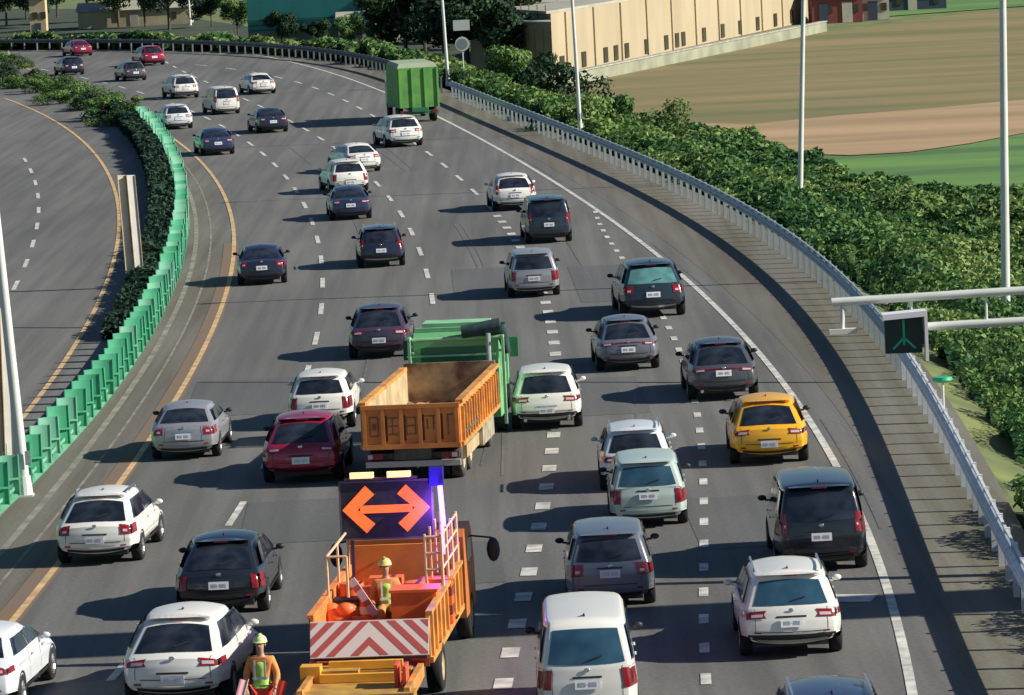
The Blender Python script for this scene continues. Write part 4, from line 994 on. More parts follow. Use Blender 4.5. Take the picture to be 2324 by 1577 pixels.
# ---------------------------------------------------------------- trucks
M_ORG = mat('orange_truck_paint', (0.86, 0.30, 0.065), 0.5, c2=(0.66, 0.19, 0.045), scale=1.5, detail=9, bump=.15)
M_ORY = mat('sunned_orange_paint', (0.74, 0.33, 0.07), 0.55, c2=(0.40, 0.19, 0.06), scale=2.2, detail=9)
M_ORS = mat('rust_stain', (0.30, 0.13, 0.05), 0.8, noise=.3, scale=3)
M_PALE = mat('pale_worn_steel', (0.55, 0.45, 0.25), 0.6, c2=(0.35, 0.26, 0.15), scale=1.5)
M_DIRT = mat('muddy_steel_floor', (0.50, 0.36, 0.20), 0.9, c2=(0.12, 0.06, 0.045), scale=1.6, detail=9)
M_TGRN = mat('truck_green', (0.17, 0.48, 0.21), 0.4, noise=0.12, scale=1.2, coat=.3)
M_TGRD = mat('truck_green_dark', (0.03, 0.16, 0.08), 0.5)
M_GREASE = mat('dusty_chassis', (0.10, 0.09, 0.07), 0.85, noise=.3, scale=3)
M_TARP = mat('dark_rolled_tarp', (0.02, 0.05, 0.05), 0.8, noise=.4, scale=4)
M_DUSTT = mat('dusty_tyre', (0.10, 0.10, 0.08), 0.9, c2=(0.03, 0.03, 0.03), scale=6)
def truck_wheel(root, x, y, r=.50, w=.28, m=TYRE):
    sg = 1 if x > 0 else -1
    ty = MB().lathe([(x - w / 2, r * .6), (x - w / 2, r - .04), (x - w / 2 + .04, r), (x + w / 2 - .04, r), (x + w / 2, r - .04), (x + w / 2, r * .6)], (0, y, r), 'X', 26)
    o = ty.build('wheel', m, root, smooth=50)
    rm = MB().lathe([(x + sg * (w / 2 - .01), r * .6), (x + sg * (w / 2 - .09), r * .5), (x + sg * (w / 2 - .09), r * .2), (x + sg * (w / 2 - .02), r * .17), (x + sg * (w / 2 - .02), 0)], (0, y, r), 'X', 20)
    rm.build('hub', M_PALE, o, smooth=40)

def dump_truck():
    b = at(940, 1097, 0)
    root = empty('dump_truck', b, R(6.6), 'green cab dump truck with an empty worn orange tipper bed', 'truck')
    W, L0, z0, z1 = 2.36, 7.7, 0.90, 1.92; hw = W / 2
    mb = MB().box((0, L0 / 2, z0 + .05), (W - .2, L0 - .1, .10)); mb.build('bed_floor', M_DIRT, root)
    for sg, m in ((1, M_ORY), (-1, M_PALE)):
        mb = MB().box((sg * (hw - .04), L0 / 2, (z0 + z1) / 2), (.08, L0, z1 - z0))
        for k in range(15): mb.box((sg * (hw + .04), .30 + k * (L0 - .5) / 14, (z0 + z1) / 2 - .05), (.08, .10, z1 - z0 - .15))
        mb.box((sg * hw, L0 / 2, z1 + .03), (.18, L0 + .04, .09)); mb.box((sg * hw, L0 / 2, z0 + .02), (.16, L0, .10))
        mb.build('side_wall', M_ORY, root)
        inn = MB().grid([[(sg * (hw - .085), y, z) for y in rrange(.1, L0 - .1, 6)] for z in (z0 + .1, z1 - .02)]); inn.build('wall_lining', m if sg < 0 else M_DIRT, root)
    # dried mud left in the bed
    G = [[(lerp(-hw + .12, hw - .12, j / 14), lerp(.15, L0 - .15, i / 30), z0 + .11 + .16 * abs(math.sin(i * 1.7 + j * .9) * math.cos(j * .7 - i * .4)) * (.4 + rnd.random())) for j in range(15)] for i in range(31)]
    MB().grid(G).build('mud_layer', M_DIRT, root, smooth=60)
    mb = MB().box((0, L0 - .04, (z0 + z1) / 2 + .08), (W, .08, z1 - z0 + .16)); mb.build('headboard', M_DIRT, root)
    # tailgate with recessed panels and worn marks
    tg = MB().box((0, -.03, (z0 + z1) / 2 - .03), (W + .02, .06, z1 - z0 + .04))
    tgo = tg.build('tailgate', M_ORG, root)
    rb = MB()
    for k in range(6): rb.box((-hw + .06 + k * (W - .12) / 5, -.09, (z0 + z1) / 2 - .02), (.09, .07, z1 - z0 - .02))
    rb.box((0, -.09, z1 - .04), (W + .02, .075, .10)); rb.box((0, -.09, z0 + .02), (W + .02, .075, .12)); rb.build('rib', M_ORG, tgo)
    mk_ = MB(); st = lambda x, z, w_, h_: mk_.box((x, -.066, z), (w_, .008, h_))
    zc = (z0 + z1) / 2; pc = [-hw + .06 + (k + .5) * (W - .12) / 5 for k in range(5)]
    for dx_ in (-.10, .10): st(pc[0] + dx_, zc, .035, .46)
    st(pc[0], zc + .23, .2, .035); st(pc[0], zc - .23, .2, .035); st(pc[0], zc, .1, .16)
    for dz_ in (-.2, 0, .2): st(pc[1], zc + dz_, .26, .035)
    st(pc[1], zc, .035, .42)
    for dz_ in (-.2, 0, .2): st(pc[2], zc + dz_, .22, .035)
    for dx_ in (-.11, .11): st(pc[2] + dx_, zc, .035, .42)
    st(pc[3], zc + .22, .26, .035); st(pc[3] + .1, zc + .05, .035, .32); st(pc[3] - .05, zc + .03, .035, .25); st(pc[4], zc, .035, .5); st(pc[4] + .06, zc + .24, .14, .035)
    nb_ = len(mk_.f) // 6
    for q in range(nb_): MB().add(mk_.v[q * 8:q * 8 + 8], [tuple(i - q * 8 for i in f) for f in mk_.f[q * 6:q * 6 + 6]]).build('worn_stroke', M_ORS, tgo)
    for k in range(4): MB().box((-hw + .06 + (k + 1) * (W - .12) / 5 + .075, -.066, zc - .05), (.05, .008, .62)).build('grime_streak', mat('dark_grime', (0.10, 0.05, 0.03), .9, noise=.3, scale=4), tgo)
    MB().box((0, L0 / 2 + .6, .72), (.9, L0 + 1.2, .28)).box((0, .15, .66), (2.2, .1, .14)).build('chassis', M_GREASE, root)
    MB().box((0, .05, .48), (2.3, .12, .14)).build('rear_bumper', mat('striped_bumper', (.5, .42, .38), .6), root)
    for sg in (1, -1):
        l = MB().box((sg * .92, -.03, .68), (.42, .08, .14)); l.build('tail_light', LAMP, root)
        MB().box((sg * 1.02, -.08, .68), (.12, .02, .10)).build('indicator', LAMPC, root)
        for y in (1.0, 2.35, 6.6, L0 + 2.35):
            truck_wheel(root, sg * .98, y, m=M_DUSTT if sg > 0 else TYRE)
            if y < 3: truck_wheel(root, sg * .66, y)
        MB().box((sg * 1.12, 1.68, .62 + .55), (.32, 2.6, .04)).build('mudguard', M_GREASE, root)
    MB().box((1.12, 4.6, .66), (.36, 2.4, .46)).build('fuel_tank', mat('fuel_tank_metal', (.42, .38, .26), .5, .3, noise=.3, scale=3), root)
    MB().box((1.15, 3.5, .62), (.10, 5.2, .30)).build('side_guard', M_PALE, root)
    # cab
    yc = L0 + .55
    cab = MB(); P = [(yc, 1.0), (yc, 2.62), (yc + .15, 2.78), (yc + 1.75, 2.80), (yc + 2.0, 2.62), (yc + 2.28, 1.75), (yc + 2.30, .55), (yc + .02, .55)]
    n = len(P); cab.add([(x, y, z) for x in (-0.98, 1.20) for y, z in P], [tuple(range(n)), tuple(range(2 * n - 1, n - 1, -1))] + [(i, i + n, (i + 1) % n + n, (i + 1) % n) for i in range(n)])
    cb = cab.build('cab', M_TGRN, root)
    MB().box((.05, yc - .015, 2.20), (1.7, .03, .42)).build('cab_window', M_TGRD, cb)
    MB().box((0, yc + 2.22, 2.05), (2.1, .06, .6), rx=R(16)).build('windscreen', GLASS, cb)
    for sg in (1, -1):
        MB().box((1.205 if sg > 0 else -.985, yc + 1.2, 2.1), (.012, .9, .55)).build('side_window', GLASS, cb)
        mr = MB().box((sg * 1.40, yc + 1.9, 2.15), (.22, .08, .5)).tube((sg * 1.24, yc + 1.9, 2.4), (sg * 1.5, yc + 1.9, 2.4), .02, n=6); mr.build('side_mirror', M_TGRD, cb)
    MB().box((.05, yc + .9, 2.90), (1.7, .9, .16)).box((.1, yc + .25, 2.84), (2.1, .12, .10)).build('roof_deflector', mat('pale_truck_green', (0.27, 0.56, 0.30), .45, noise=.12, scale=2), cb)
    # green side frame and canopy hoop with the rolled tarp
    for sg in (1, -.78):
        fr = MB().box((sg * 1.36, yc - .25, 1.55), (.07, .10, 2.3)).box((sg * 1.36, yc + .5, 1.95), (.05, .07, 1.2)).box((sg * 1.36, yc + .1, 2.66), (.06, .9, .06)).box((sg * 1.30, yc - .25, 2.3), (.14, .06, .06))
        fr.build('side_frame', mat('pale_truck_green', (0.24, .6, .3)), root)
    tp = MB().tube((.30, yc - .1, 2.78), (1.30, yc - .05, 2.92), .17, .20, 12).tube((1.28, yc - .05, 2.95), (1.42, yc + .15, 2.2), .16, .10, 10); tp.build('rolled_tarp', M_TARP, root, smooth=50)
    MB().tube((-1.0, yc - .12, 2.62), (1.3, yc - .12, 2.64), .05, n=8).box((0, yc - .12, 2.2), (2.3, .04, .05)).build('front_hoop', mat('pale_truck_green', (.24, .6, .3)), root)
    MB().tube((1.0, yc - .28, 1.2), (1.0, yc - .28, 2.75), .06, n=8).build('exhaust_stack', M_STEEL, root)
    return root
dump_truck()

def work_truck():
    b = at(803, 1685, 0)
    root = empty('work_truck', b, R(5.0), 'orange roadworks truck carrying an arrow board and a red striped rear panel', 'truck')
    # local frame: y = 0 at the tail of the rear cushion
    y0 = 3.1; W, L0 = 2.10, 5.9; hw = W / 2; z0, z1 = .84, 1.66
    MB().box((0, y0 + L0 / 2, z0 + .04), (W - .1, L0, .08)).build('bed_floor', mat('scuffed_bed_floor', (.30, .14, .05), .8, c2=(.12, .06, .04), scale=2), root)
    for sg in (1, -1):
        mb = MB().box((sg * (hw - .03), y0 + L0 / 2, (z0 + z1) / 2), (.06, L0, z1 - z0))
        for k in range(9): mb.box((sg * (hw + .025), y0 + .2 + k * (L0 - .4) / 8, (z0 + z1) / 2), (.05, .08, z1 - z0 - .04))
        mb.box((sg * hw, y0 + L0 / 2, z1 + .02), (.12, L0, .06)); mb.box((sg * hw, y0 + L0 / 2, z0), (.10, L0, .10)); mb.build('side_wall', M_ORY if sg > 0 else M_ORG, root)
    # ladder rack on the right, front half
    lr = MB()
    for k in range(4): lr.tube((hw - .04 - .28, y0 + 2.9 + k * .95, z1), (hw - .32, y0 + 2.9 + k * .95, z1 + 1.0), .025, n=6)
    for k in range(4): lr.tube((hw - .02, y0 + 2.9 + k * .95, z1), (hw - .02, y0 + 2.9 + k * .95, z1 + 1.0), .03, n=6)
    for k in range(3): lr.tube((hw - .02, y0 + 2.9, z1 + .35 + .3 * k), (hw - .02, y0 + 5.8, z1 + .35 + .3 * k), .022, n=6); lr.tube((hw - .32, y0 + 2.9, z1 + .35 + .3 * k), (hw - .02, y0 + 2.9, z1 + .35 + .3 * k), .022, n=6)
    lr.build('rack_frame', mat('pale_orange_tube', (.75, .48, .26), .5), root)
    ll = MB()
    for k in range(3): ll.tube((-hw + .06, y0 + 2.2 + k * 1.6, z1), (-hw + .06, y0 + 2.2 + k * 1.6, z1 + .75), .025, n=6)
    ll.tube((-hw + .06, y0 + 2.2, z1 + .75), (-hw + .06, y0 + 5.4, z1 + .75), .025, n=6); ll.tube((-hw + .06, y0 + 2.2, z1 + .75), (-hw + .42, y0 + 2.2, z1 + .75), .025, n=6).tube((-hw + .42, y0 + 2.2, z1 + .75), (-hw + .42, y0 + 2.2, z1), .025, n=6)
    ll.build('hand_rail', MATS['pale_orange_tube'], root)
    # striped rear panel
    pn = MB().box((0, y0 - .12, 1.28), (2.10, .05, .66), rx=R(-24)).build('striped_panel', mat('panel_white', (.78, .66, .60), .5), root)
    st = MB(); Mx = Matrix.Rotation(R(-24), 3, 'X')
    for sg in (1, -1):
        for k in range(6):
            x0_ = .0 + k * .30
            q = [(x0_, .31), (x0_ + .15, .31), (x0_ + .15 + .62, -.31), (x0_ + .62, -.31)]
            poly = []
            # clip to the panel half width
            def clip(pts):
                out = []
                for i in range(len(pts)):
                    a, b2_ = pts[i], pts[(i + 1) % len(pts)]
                    ia, ib = a[0] <= 1.04, b2_[0] <= 1.04
                    if ia: out.append(a)
                    if ia != ib: t = (1.04 - a[0]) / (b2_[0] - a[0]); out.append((1.04, a[1] + t * (b2_[1] - a[1])))
                return out
            for x_, z_ in clip(q): poly.append(Vector((0, y0 - .12, 1.28)) + Mx @ Vector((sg * x_, -.029, z_)))
            if len(poly) > 2: st.add(poly if sg > 0 else poly[::-1], [tuple(range(len(poly)))])
            if k == 0:
                for q0 in (([(0, .03), (0, -.12), (.19, -.31), (.34, -.31)]),):
                    st.add([Vector((0, y0 - .12, 1.28)) + Mx @ Vector((sg * a_, -.029, c_)) for a_, c_ in q0], [(0, 1, 2, 3) if sg < 0 else (3, 2, 1, 0)])
    st.build('red_stripes', mat('stripe_red', (.52, .10, .09), .5), pn)
    # rear crash cushion: yellow folded deck
    M_YD = mat('worn_yellow', (.55, .33, .05), .6, c2=(.36, .19, .05), scale=2.5)
    dk = MB().box((0, 1.45, .66), (1.9, 2.5, .16)).box((0, .35, .55), (2.1, .5, .5)).box((-.55, 2.2, .82), (.9, .6, .18)).box((.3, 2.3, .80), (1.0, .3, .12))
    dk.build('cushion_deck', M_YD, root)
    MB().box((0, 2.25, .95), (1.3, .12, .14)).box((0, 1.7, .82), (1.5, .12, .14)).box((-.92, 1.9, .85), (.35, .35, .35)).build('deck_beam', mat('bright_amber', (.78, .38, .04), .5, noise=.12, scale=2), root)
    for sg in (1, -1): MB().box((sg * .92, 1.45, .74), (.10, 2.4, .26)).build('deck_side', M_ORY, root)
    MB().box((.66, 1.25, .92), (.06, .5, .42)).box((.82, 1.1, .92), (.06, .5, .42)).build('red_reflector', mat('signal_red', (.75, .10, .05), .5), root)
    MB().box((0, y0 + .0, .86), (2.0, .2, .16)).build('tail_beam', mat('dark_purple_steel', (.10, .04, .06), .7), root)
    for sg in (1, -1): MB().box((sg * .9, y0 - .32, .86), (.32, .06, .14)).build('tail_light', LAMP, root)
    MB().box((.28, y0 - .35, .84), (.3, .08, .22)).build('rear_lamp_box', TRIM, root)
    MB().box((0, y0 + L0 / 2 + .6, .68), (.9, L0 + 1.6, .3)).build('chassis', M_GREASE, root)
    for sg in (1, -1):
        for y in (y0 + 1.6, y0 + L0 + 1.4): truck_wheel(root, sg * .96, y, .46, .28)
    # cab ahead of the bed
    yc = y0 + L0 + .35
    cab = MB(); P = [(yc, .9), (yc, 2.10), (yc + .12, 2.22), (yc + 1.3, 2.22), (yc + 1.55, 2.05), (yc + 1.9, 1.45), (yc + 1.95, .55), (yc, .55)]
    n = len(P); cab.add([(x, y, z) for x in (-1.1, 1.1) for y, z in P], [tuple(range(n)), tuple(range(2 * n - 1, n - 1, -1))] + [(i, i + n, (i + 1) % n + n, (i + 1) % n) for i in range(n)])
    cb = cab.build('cab', mat('deep_orange', (.50, .16, .04), .45, noise=.1, scale=2), root)
    MB().box((0, yc - .015, 1.8), (1.5, .02, .4)).build('cab_window', GLASS, cb)
    MB().box((0, yc + 1.82, 1.72), (1.9, .04, .5), rx=R(30)).build('windscreen', GLASS, cb)
    for sg in (1, -1):
        MB().box((sg * 1.105, yc + .9, 1.75), (.012, .8, .42)).build('side_window', GLASS, cb)
        MB().ball((sg * 1.52, yc + 1.5, 1.62), (.13, .08, .24), 12).tube((sg * 1.1, yc + 1.5, 1.9), (sg * 1.5, yc + 1.5, 1.85), .02, n=6).build('side_mirror', TRIM, cb)
    MB().box((0, y0 + L0 + .05, 1.5), (W, .08, 1.1)).build('headboard', M_ORG, root)
    return root, y0, L0, z1
WT, wy0, wL, wz1 = work_truck()
def wloc(x, y, z): return WT.matrix_basis @ Vector((x, y, z))
bpy.context.view_layer.update()
# arrow board and lamps fixed on the truck: parts of it
ab = empty('arrow_board', (-0.20, wy0 + wL - .75, 2.26)); ab.parent = WT; ab.rotation_euler = (R(-6), 0, 0); ab.scale = (.85, 1, .85)
MB().box((0, 0, .66), (2.02, .10, 1.22)).build('board', mat('board_black', (.022, .022, .028), .6, noise=.3, scale=6), ab)
fr = MB()
for sg in (1, -1): fr.box((sg * 1.02, 0, .66), (.04, .12, 1.26)); fr.box((sg * .8, .1, -.45), (.07, .07, 1.3))
fr.box((0, 0, 1.29), (2.08, .12, .04)); fr.box((0, 0, .03), (2.08, .12, .04)); fr.build('board_frame', mat('board_frame_steel', (.10, .09, .11), .5), ab)
ar = MB(); e = -.062
ar.box((0, e, .68), (1.15, .012, .17))
for sg in (1, -1):
    for p0, p1 in (((.97, .68), (.45, 1.20)), ((.97, .68), (.45, .16))):
        a = Vector((sg * p0[0], e, p0[1])); b = Vector((sg * p1[0], e, p1[1])); d = b - a
        nrm2 = Vector((-d.z, 0, d.x)).normalized() * .155
        k = -sg if p1[1] > .6 else sg
        ar.add([a, b, b + nrm2 * (-k) * 1.8, a + Vector((-sg * .34, 0, 0))], [(0, 1, 2, 3)])
ar.build('lit_arrow', mat('orange_arrow_lamp', (1.0, .13, .025), .5, emit=.75), ab)
M_BEA = mat('amber_beacon', (1.0, .50, .18), .3, emit=1.6)
for xx in (-.52, .30):
    MB().box((xx, 0, 1.43), (.50, .22, .13)).build('beacon', M_BEA, ab)
MB().box((-.1, 0, 1.35), (1.6, .2, .05)).build('beacon_bar', mat('dark_purple_steel', (.1, .04, .06)), ab)
bl_ = MB().box((1.13, -.03, 1.35), (.30, .2, .42)).build('lamp_housing', mat('deep_blue_housing', (.03, .015, .30), .3), ab)
MB().tube((1.30, -.20, -.35), (1.22, -.20, 1.15), .055, n=8).build('blue_strobe_flare', mat('blue_lamp_flare', (.22, .08, 1.0), .3, emit=7), ab)  # long glowing tube adds the strobe's flare streak to the lamp

pl_ = bpy.data.lights.new('strobe_glow', 'POINT'); pl_.energy = 55; pl_.color = (.30, .08, 1.0); pl_.shadow_soft_size = .08
po_ = bpy.data.objects.new('strobe_glow', pl_); col.objects.link(po_); po_.parent = ab; po_.location = (1.16, -.42, .7)
# load on the bed: separate things
M_OR2 = mat('vivid_orange', (.85, .16, .035), .5, noise=.08, scale=3)
def load(name, loc, label, cat, builder, group=None, rz=0):
    o = empty(name, wloc(*loc), 0, label, cat, group); o.rotation_euler = (0, 0, WT.rotation_euler.z + rz); builder(o); return o
def crate(root):
    MB().box((0, 0, .46), (.82, .62, .90)).build('bin', M_OR2, root)
    MB().box((0, 0, .93), (.88, .68, .05)).build('lid', M_OR2, root)
    MB().box((.0, -.29, .3), (.3, .02, .06)).build('handle', M_ORS, root)
load('equipment_box', (.62, wy0 + 1.9, .90), 'vivid orange box on the right side of the truck bed', 'box', crate)
def bags(root):
    for i, (x, y, z, r) in enumerate(((-.12, 0, .2, .26), (.22, .02, .2, .24), (-.02, .15, .46, .24), (.30, .3, .3, .24), (-.1, .45, .3, .26), (.14, .1, .62, .18), (.12, .55, .5, .22), (-.16, .3, .58, .2))):
        MB().ball((x, y, z), (r, r * .8, r * .75), 12).build('sack', M_OR2 if i != 1 else mat('pink_sack', (.80, .40, .30), .7), root, smooth=60)
load('sack_pile', (-.78, wy0 + 1.7, 0.88), 'pile of orange sacks on the left side of the truck bed', 'sacks', bags)
def cone(root):
    MB().lathe([(0, .15), (.06, .135), (.62, .03), (.64, .0)], axis='Z', n=16).build('cone_body', M_OR2, root, smooth=40)
    MB().lathe([(.30, .094), (.42, .073)], axis='Z', n=16).build('white_band', MATS['plate_white'], root)
    MB().box((0, 0, .015), (.36, .36, .03)).build('base', TRIM, root)
cn = load('traffic_cone', (-.35, wy0 + 3.6, .88), 'orange traffic cone left of the bed worker', 'traffic cone', cone, 'traffic cones on the truck bed')
for (x, y, z), lb in (((.75, wy0 + 3.4, .88), 'orange traffic cone behind the orange box'), ((.45, wy0 + 3.9, .88), 'orange traffic cone close under the arrow board'), ((-.85, wy0 + 3.9, .88), 'orange traffic cone at the left front corner of the bed')):
    c = copy_tree(cn); c.location = wloc(x, y, z); c['label'] = lb
for (x, y, z), lb in (((-.55, wy0 + 3.3, .88), 'orange traffic cone behind the sacks'), ((.95, wy0 + 4.3, .88), 'orange traffic cone in the right front corner of the bed'), ((.60, wy0 + 2.9, .88), 'orange traffic cone just ahead of the tall orange box')):
    c = copy_tree(cn); c.location = wloc(x, y, z); c['label'] = lb
def drum(root):
    MB().lathe([(0, .0), (0, .27), (.3, .28), (.32, .25), (.62, .26), (.85, .22), (.88, .0)], axis='Z', n=18).build('drum_body', M_OR2, root, smooth=40)
    MB().lathe([(.38, .262), (.52, .266)], axis='Z', n=18).build('white_band', MATS['plate_white'], root)
for (x, y, z), lb in (((-.30, wy0 + 2.9, .88), 'orange drum behind the leaning barrier plank'), ((.50, wy0 + 3.35, .88), 'orange drum between the worker and the rack'), ((-.72, wy0 + 3.5, .88), 'orange drum by the left hand rail')):
    load('traffic_drum', (x, y, z), lb, 'traffic drum', drum, 'orange drums on the truck bed')
def stack(root):
    for k in range(5): MB().box((0, .02 * (k % 2), .09 + .17 * k), (.62, .42, .15)).build('tray', (M_OR2, mat('dark_red_tray', (.22, .04, .03), .6))[k % 2], root)
load('tray_stack', (.80, wy0 + 3.75, .88), 'stack of orange and dark red trays by the rack', 'trays', stack)
load('tray_stack', (-.15, wy0 + 4.1, .88), 'stack of orange and dark red trays left of the generator', 'trays', stack)
def plank(root):
    MB().box((0, 0, .5), (.14, .04, 1.35), ry=R(-32)).build('board', mat('lilac_white_board', (.62, .52, .58), .5), root)
    for k in range(4): MB().box(((k - 1.5) * -.17, -.024, .5 + (k - 1.5) * .27), (.141, .004, .10), ry=R(-32)).build('red_band', MATS['stripe_red'], root)
load('barrier_plank', (-.22, wy0 + 2.3, .9), 'striped barrier plank leaning on the truck bed', 'barrier plank', plank)
def beams(root):
    MB().box((0, 0, .06), (1.7, .12, .12), rz=R(2)).build('beam', mat('bright_amber', (.78, .38, .04)), root)
load('amber_beam', (0, wy0 + .95, 1.1), 'long amber beam lying across the truck bed', 'beam', beams)
load('amber_beam', (-.25, wy0 + .55, 1.1), 'shorter amber beam nearest the striped panel', 'beam', lambda r: MB().box((0, 0, .07), (1.1, .14, .14), rz=R(-1)).build('bar', mat('bright_amber', (.78, .38, .04)), r))
def toolbox(root):
    MB().box((0, 0, .3), (.5, .4, .6)).build('case', mat('dark_ochre', (.35, .22, .04), .6, noise=.2, scale=3), root); MB().box((0, 0, .63), (.54, .44, .06)).build('lid', TRIM, root)
load('tool_cabinet', (-.80, wy0 + 2.9, .88), 'dark ochre cabinet in the left handrail corner of the bed', 'cabinet', toolbox)
load('generator', (.15, wy0 + 4.4, .88), 'dark green generator under the arrow board', 'generator', lambda r: (MB().box((0, 0, .35), (.9, .5, .55)).build('casing', mat('generator_green', (.04, .12, .05), .5, noise=.3, scale=5), r), MB().box((0, -.26, .35), (.5, .02, .3)).build('vent_panel', TRIM, r)))

def far_truck():
    b = at(953, 279, 0); root = empty('box_truck', b, R(-7), 'far green covered truck with a pale grey top', 'truck')
    MB().box((0, 3.2, 2.05), (2.4, 6.4, 2.3)).build('cargo_box', mat('leaf_green_tarp', (.17, .42, .08), .7, c2=(.10, .30, .07), scale=1.5), root)
    MB().box((0, 3.2, 3.32), (2.3, 6.3, .24), taper=.9).build('top_cover', mat('grey_green_cover', (.30, .36, .24), .7, noise=.1, scale=1), root)
    rb = MB()
    for k in range(4): rb.box((-1.1 + k * .733, -.03, 2.05), (.06, .06, 2.25))
    rb.build('rear_rib', mat('leaf_green_edge', (.12, .36, .08), .6), root)
    MB().box((0, 3.6, .78), (.9, 8.0, .24)).box((0, .05, .62), (2.2, .1, .2)).build('chassis', M_TGRD, root)
    MB().box((0, 7.6, 1.7), (2.2, 1.7, 2.1)).build('cab', M_TGRN, root)
    for sg in (1, -1):
        MB().box((sg * .9, -.02, .66), (.3, .05, .12)).build('tail_light', LAMP, root)
        for y in (1.3, 2.4, 7.4): truck_wheel(root, sg * .98, y, .46)
far_truck()

# ---------------------------------------------------------------- people
def skin_mesh(name, nodes, edges, m, parent, sub=2, loc=None):
    """nodes: name -> (co, radius)"""
    names = list(nodes); idx = {k: i for i, k in enumerate(names)}
    me = bpy.data.meshes.new(name); me.from_pydata([nodes[k][0] for k in names], [(idx[a], idx[b]) for a, b in edges], [])
    o = bpy.data.objects.new(name, me); col.objects.link(o)
    md = o.modifiers.new('skin', 'SKIN'); md.use_smooth_shade = True
    for i, k in enumerate(names):
        r = nodes[k][1]; sv = me.skin_vertices[0].data[i]
        sv.radius = (r, r) if isinstance(r, (int, float)) else r; sv.use_root = (i == 0)
    ms = o.modifiers.new('sub', 'SUBSURF'); ms.levels = sub; ms.render_levels = sub
    dg = bpy.context.evaluated_depsgraph_get(); m2 = bpy.data.meshes.new_from_object(o.evaluated_get(dg))
    o.modifiers.clear(); o.data = m2; m2.materials.clear(); m2.materials.append(m); bpy.data.meshes.remove(me)
    m2.polygons.foreach_set('use_smooth', [True] * len(m2.polygons)); o.parent = parent
    return o
M_SKIN = mat('skin', (.42, .24, .16), .55)
M_HAIR = mat('black_hair', (.012, .01, .01), .6)
def person(base, yaw, label, cols, pose='stand'):
    root = empty('person', base, yaw, label, 'person')
    jack, vest, trous, helm = cols
    # local: person faces -y (towards the camera) when yaw = 0
    if pose == 'stand':
        hip, leg = .90, [((.10, 0, .86), .085), ((.12, -.02, .48), .062), ((.13, .02, .10), .045), ((.14, -.13, .045), .04)]
    else:
        hip, leg = .45, [((.10, -.05, .42), .085), ((.14, -.42, .46), .065), ((.14, -.44, .10), .047), ((.14, -.56, .045), .04)]
    dz = hip - .90
    N = {'pelvis': ((0, 0, .92 + dz), .12), 'waist': ((0, 0, 1.05 + dz), (.13, .10)), 'chest': ((0, 0, 1.28 + dz), (.165, .115)), 'neck0': ((0, 0, 1.42 + dz), (.09, .07)), 'neck': ((0, -.005, 1.49 + dz), .052),
         'jaw': ((0, -.03, 1.56 + dz), (.066, .075)), 'head': ((0, -.01, 1.645 + dz), (.078, .095)), 'crown': ((0, .0, 1.72 + dz), (.06, .07))}
    E = [('pelvis', 'waist'), ('waist', 'chest'), ('chest', 'neck0'), ('neck0', 'neck'), ('neck', 'jaw'), ('jaw', 'head'), ('head', 'crown')]
    for sg, s in ((1, 'R'), (-1, 'L')):
        arm = [((sg * .19, 0, 1.38 + dz), .058), ((sg * .27, .01, 1.10 + dz), .044), ((sg * .25, -.14, .90 + dz), .032), ((sg * .24, -.19, .85 + dz), .030)]
        nm = ['sh' + s, 'el' + s, 'wr' + s, 'pa' + s]
        for k, (c, r) in zip(nm, arm): N[k] = (c, r)
        E += [('chest', nm[0]), (nm[0], nm[1]), (nm[1], nm[2]), (nm[2], nm[3])]
        ln = ['th' + s, 'kn' + s, 'an' + s, 'to' + s]
        for k, (c, r) in zip(ln, leg): N[k] = ((sg * c[0], c[1], c[2]), r)
        E += [('pelvis', ln[0]), (ln[0], ln[1]), (ln[1], ln[2]), (ln[2], ln[3])]
        px_, py_, pz_ = arm[3][0]
        for f in range(5):      # fingers, thumb from the side
            fx = sg * (-.026 + .017 * f) if f < 4 else -sg * .034
            ln_ = (.034, .040, .037, .028, .026)[f]
            p0 = (px_ + fx, py_ - (.03 if f < 4 else .0), pz_ - (.012 if f < 4 else .0)); p1 = (px_ + fx * 1.15, p0[1] - ln_, pz_ - .03); p2 = (px_ + fx * 1.1, p1[1] - ln_ * .5, pz_ - .055)
            for q, (c, r) in enumerate(((p0, .0105), (p1, .009), (p2, .0075))): N['f%s%d%d' % (s, f, q)] = (c, r)
            E += [('pa' + s, 'f%s%d0' % (s, f)), ('f%s%d0' % (s, f), 'f%s%d1' % (s, f)), ('f%s%d1' % (s, f), 'f%s%d2' % (s, f))]
    skin_mesh('body', N, E, M_SKIN, root)
    # face
    zh = 1.645 + dz
    MB().ball((0, -.115, zh - .02), (.014, .02, .022), 8).build('nose', M_SKIN, root, smooth=60)
    for sg in (1, -1):
        MB().ball((sg * .03, -.098, zh + .008), (.013, .008, .008), 8).build('eye', M_HAIR, root)
        MB().ball((sg * .086, .005, zh - .01), (.012, .02, .03), 8).build('ear', M_SKIN, root, smooth=60)
    MB().box((0, -.107, zh - .065), (.045, .008, .010)).build('mouth', mat('lip', (.30, .10, .09), .6), root)
    MB().ball((0, .03, zh + .02), (.088, .085, .085), 12).build('hair', M_HAIR, root, smooth=60)
    # clothes
    def grow(keys, g): return {k: (N[k][0], (N[k][1][0] + g, N[k][1][1] + g) if isinstance(N[k][1], tuple) else N[k][1] + g) for k in keys}
    J = grow(['pelvis', 'waist', 'chest', 'neck0', 'shR', 'elR', 'shL', 'elL'], .022)
    for s in 'RL': J['wr' + s] = (tuple(lerp(N['el' + s][0][i], N['wr' + s][0][i], .92) for i in range(3)), .050)
    JE = [('pelvis', 'waist'), ('waist', 'chest'), ('chest', 'neck0'), ('chest', 'shR'), ('shR', 'elR'), ('elR', 'wrR'), ('chest', 'shL'), ('shL', 'elL'), ('elL', 'wrL')]
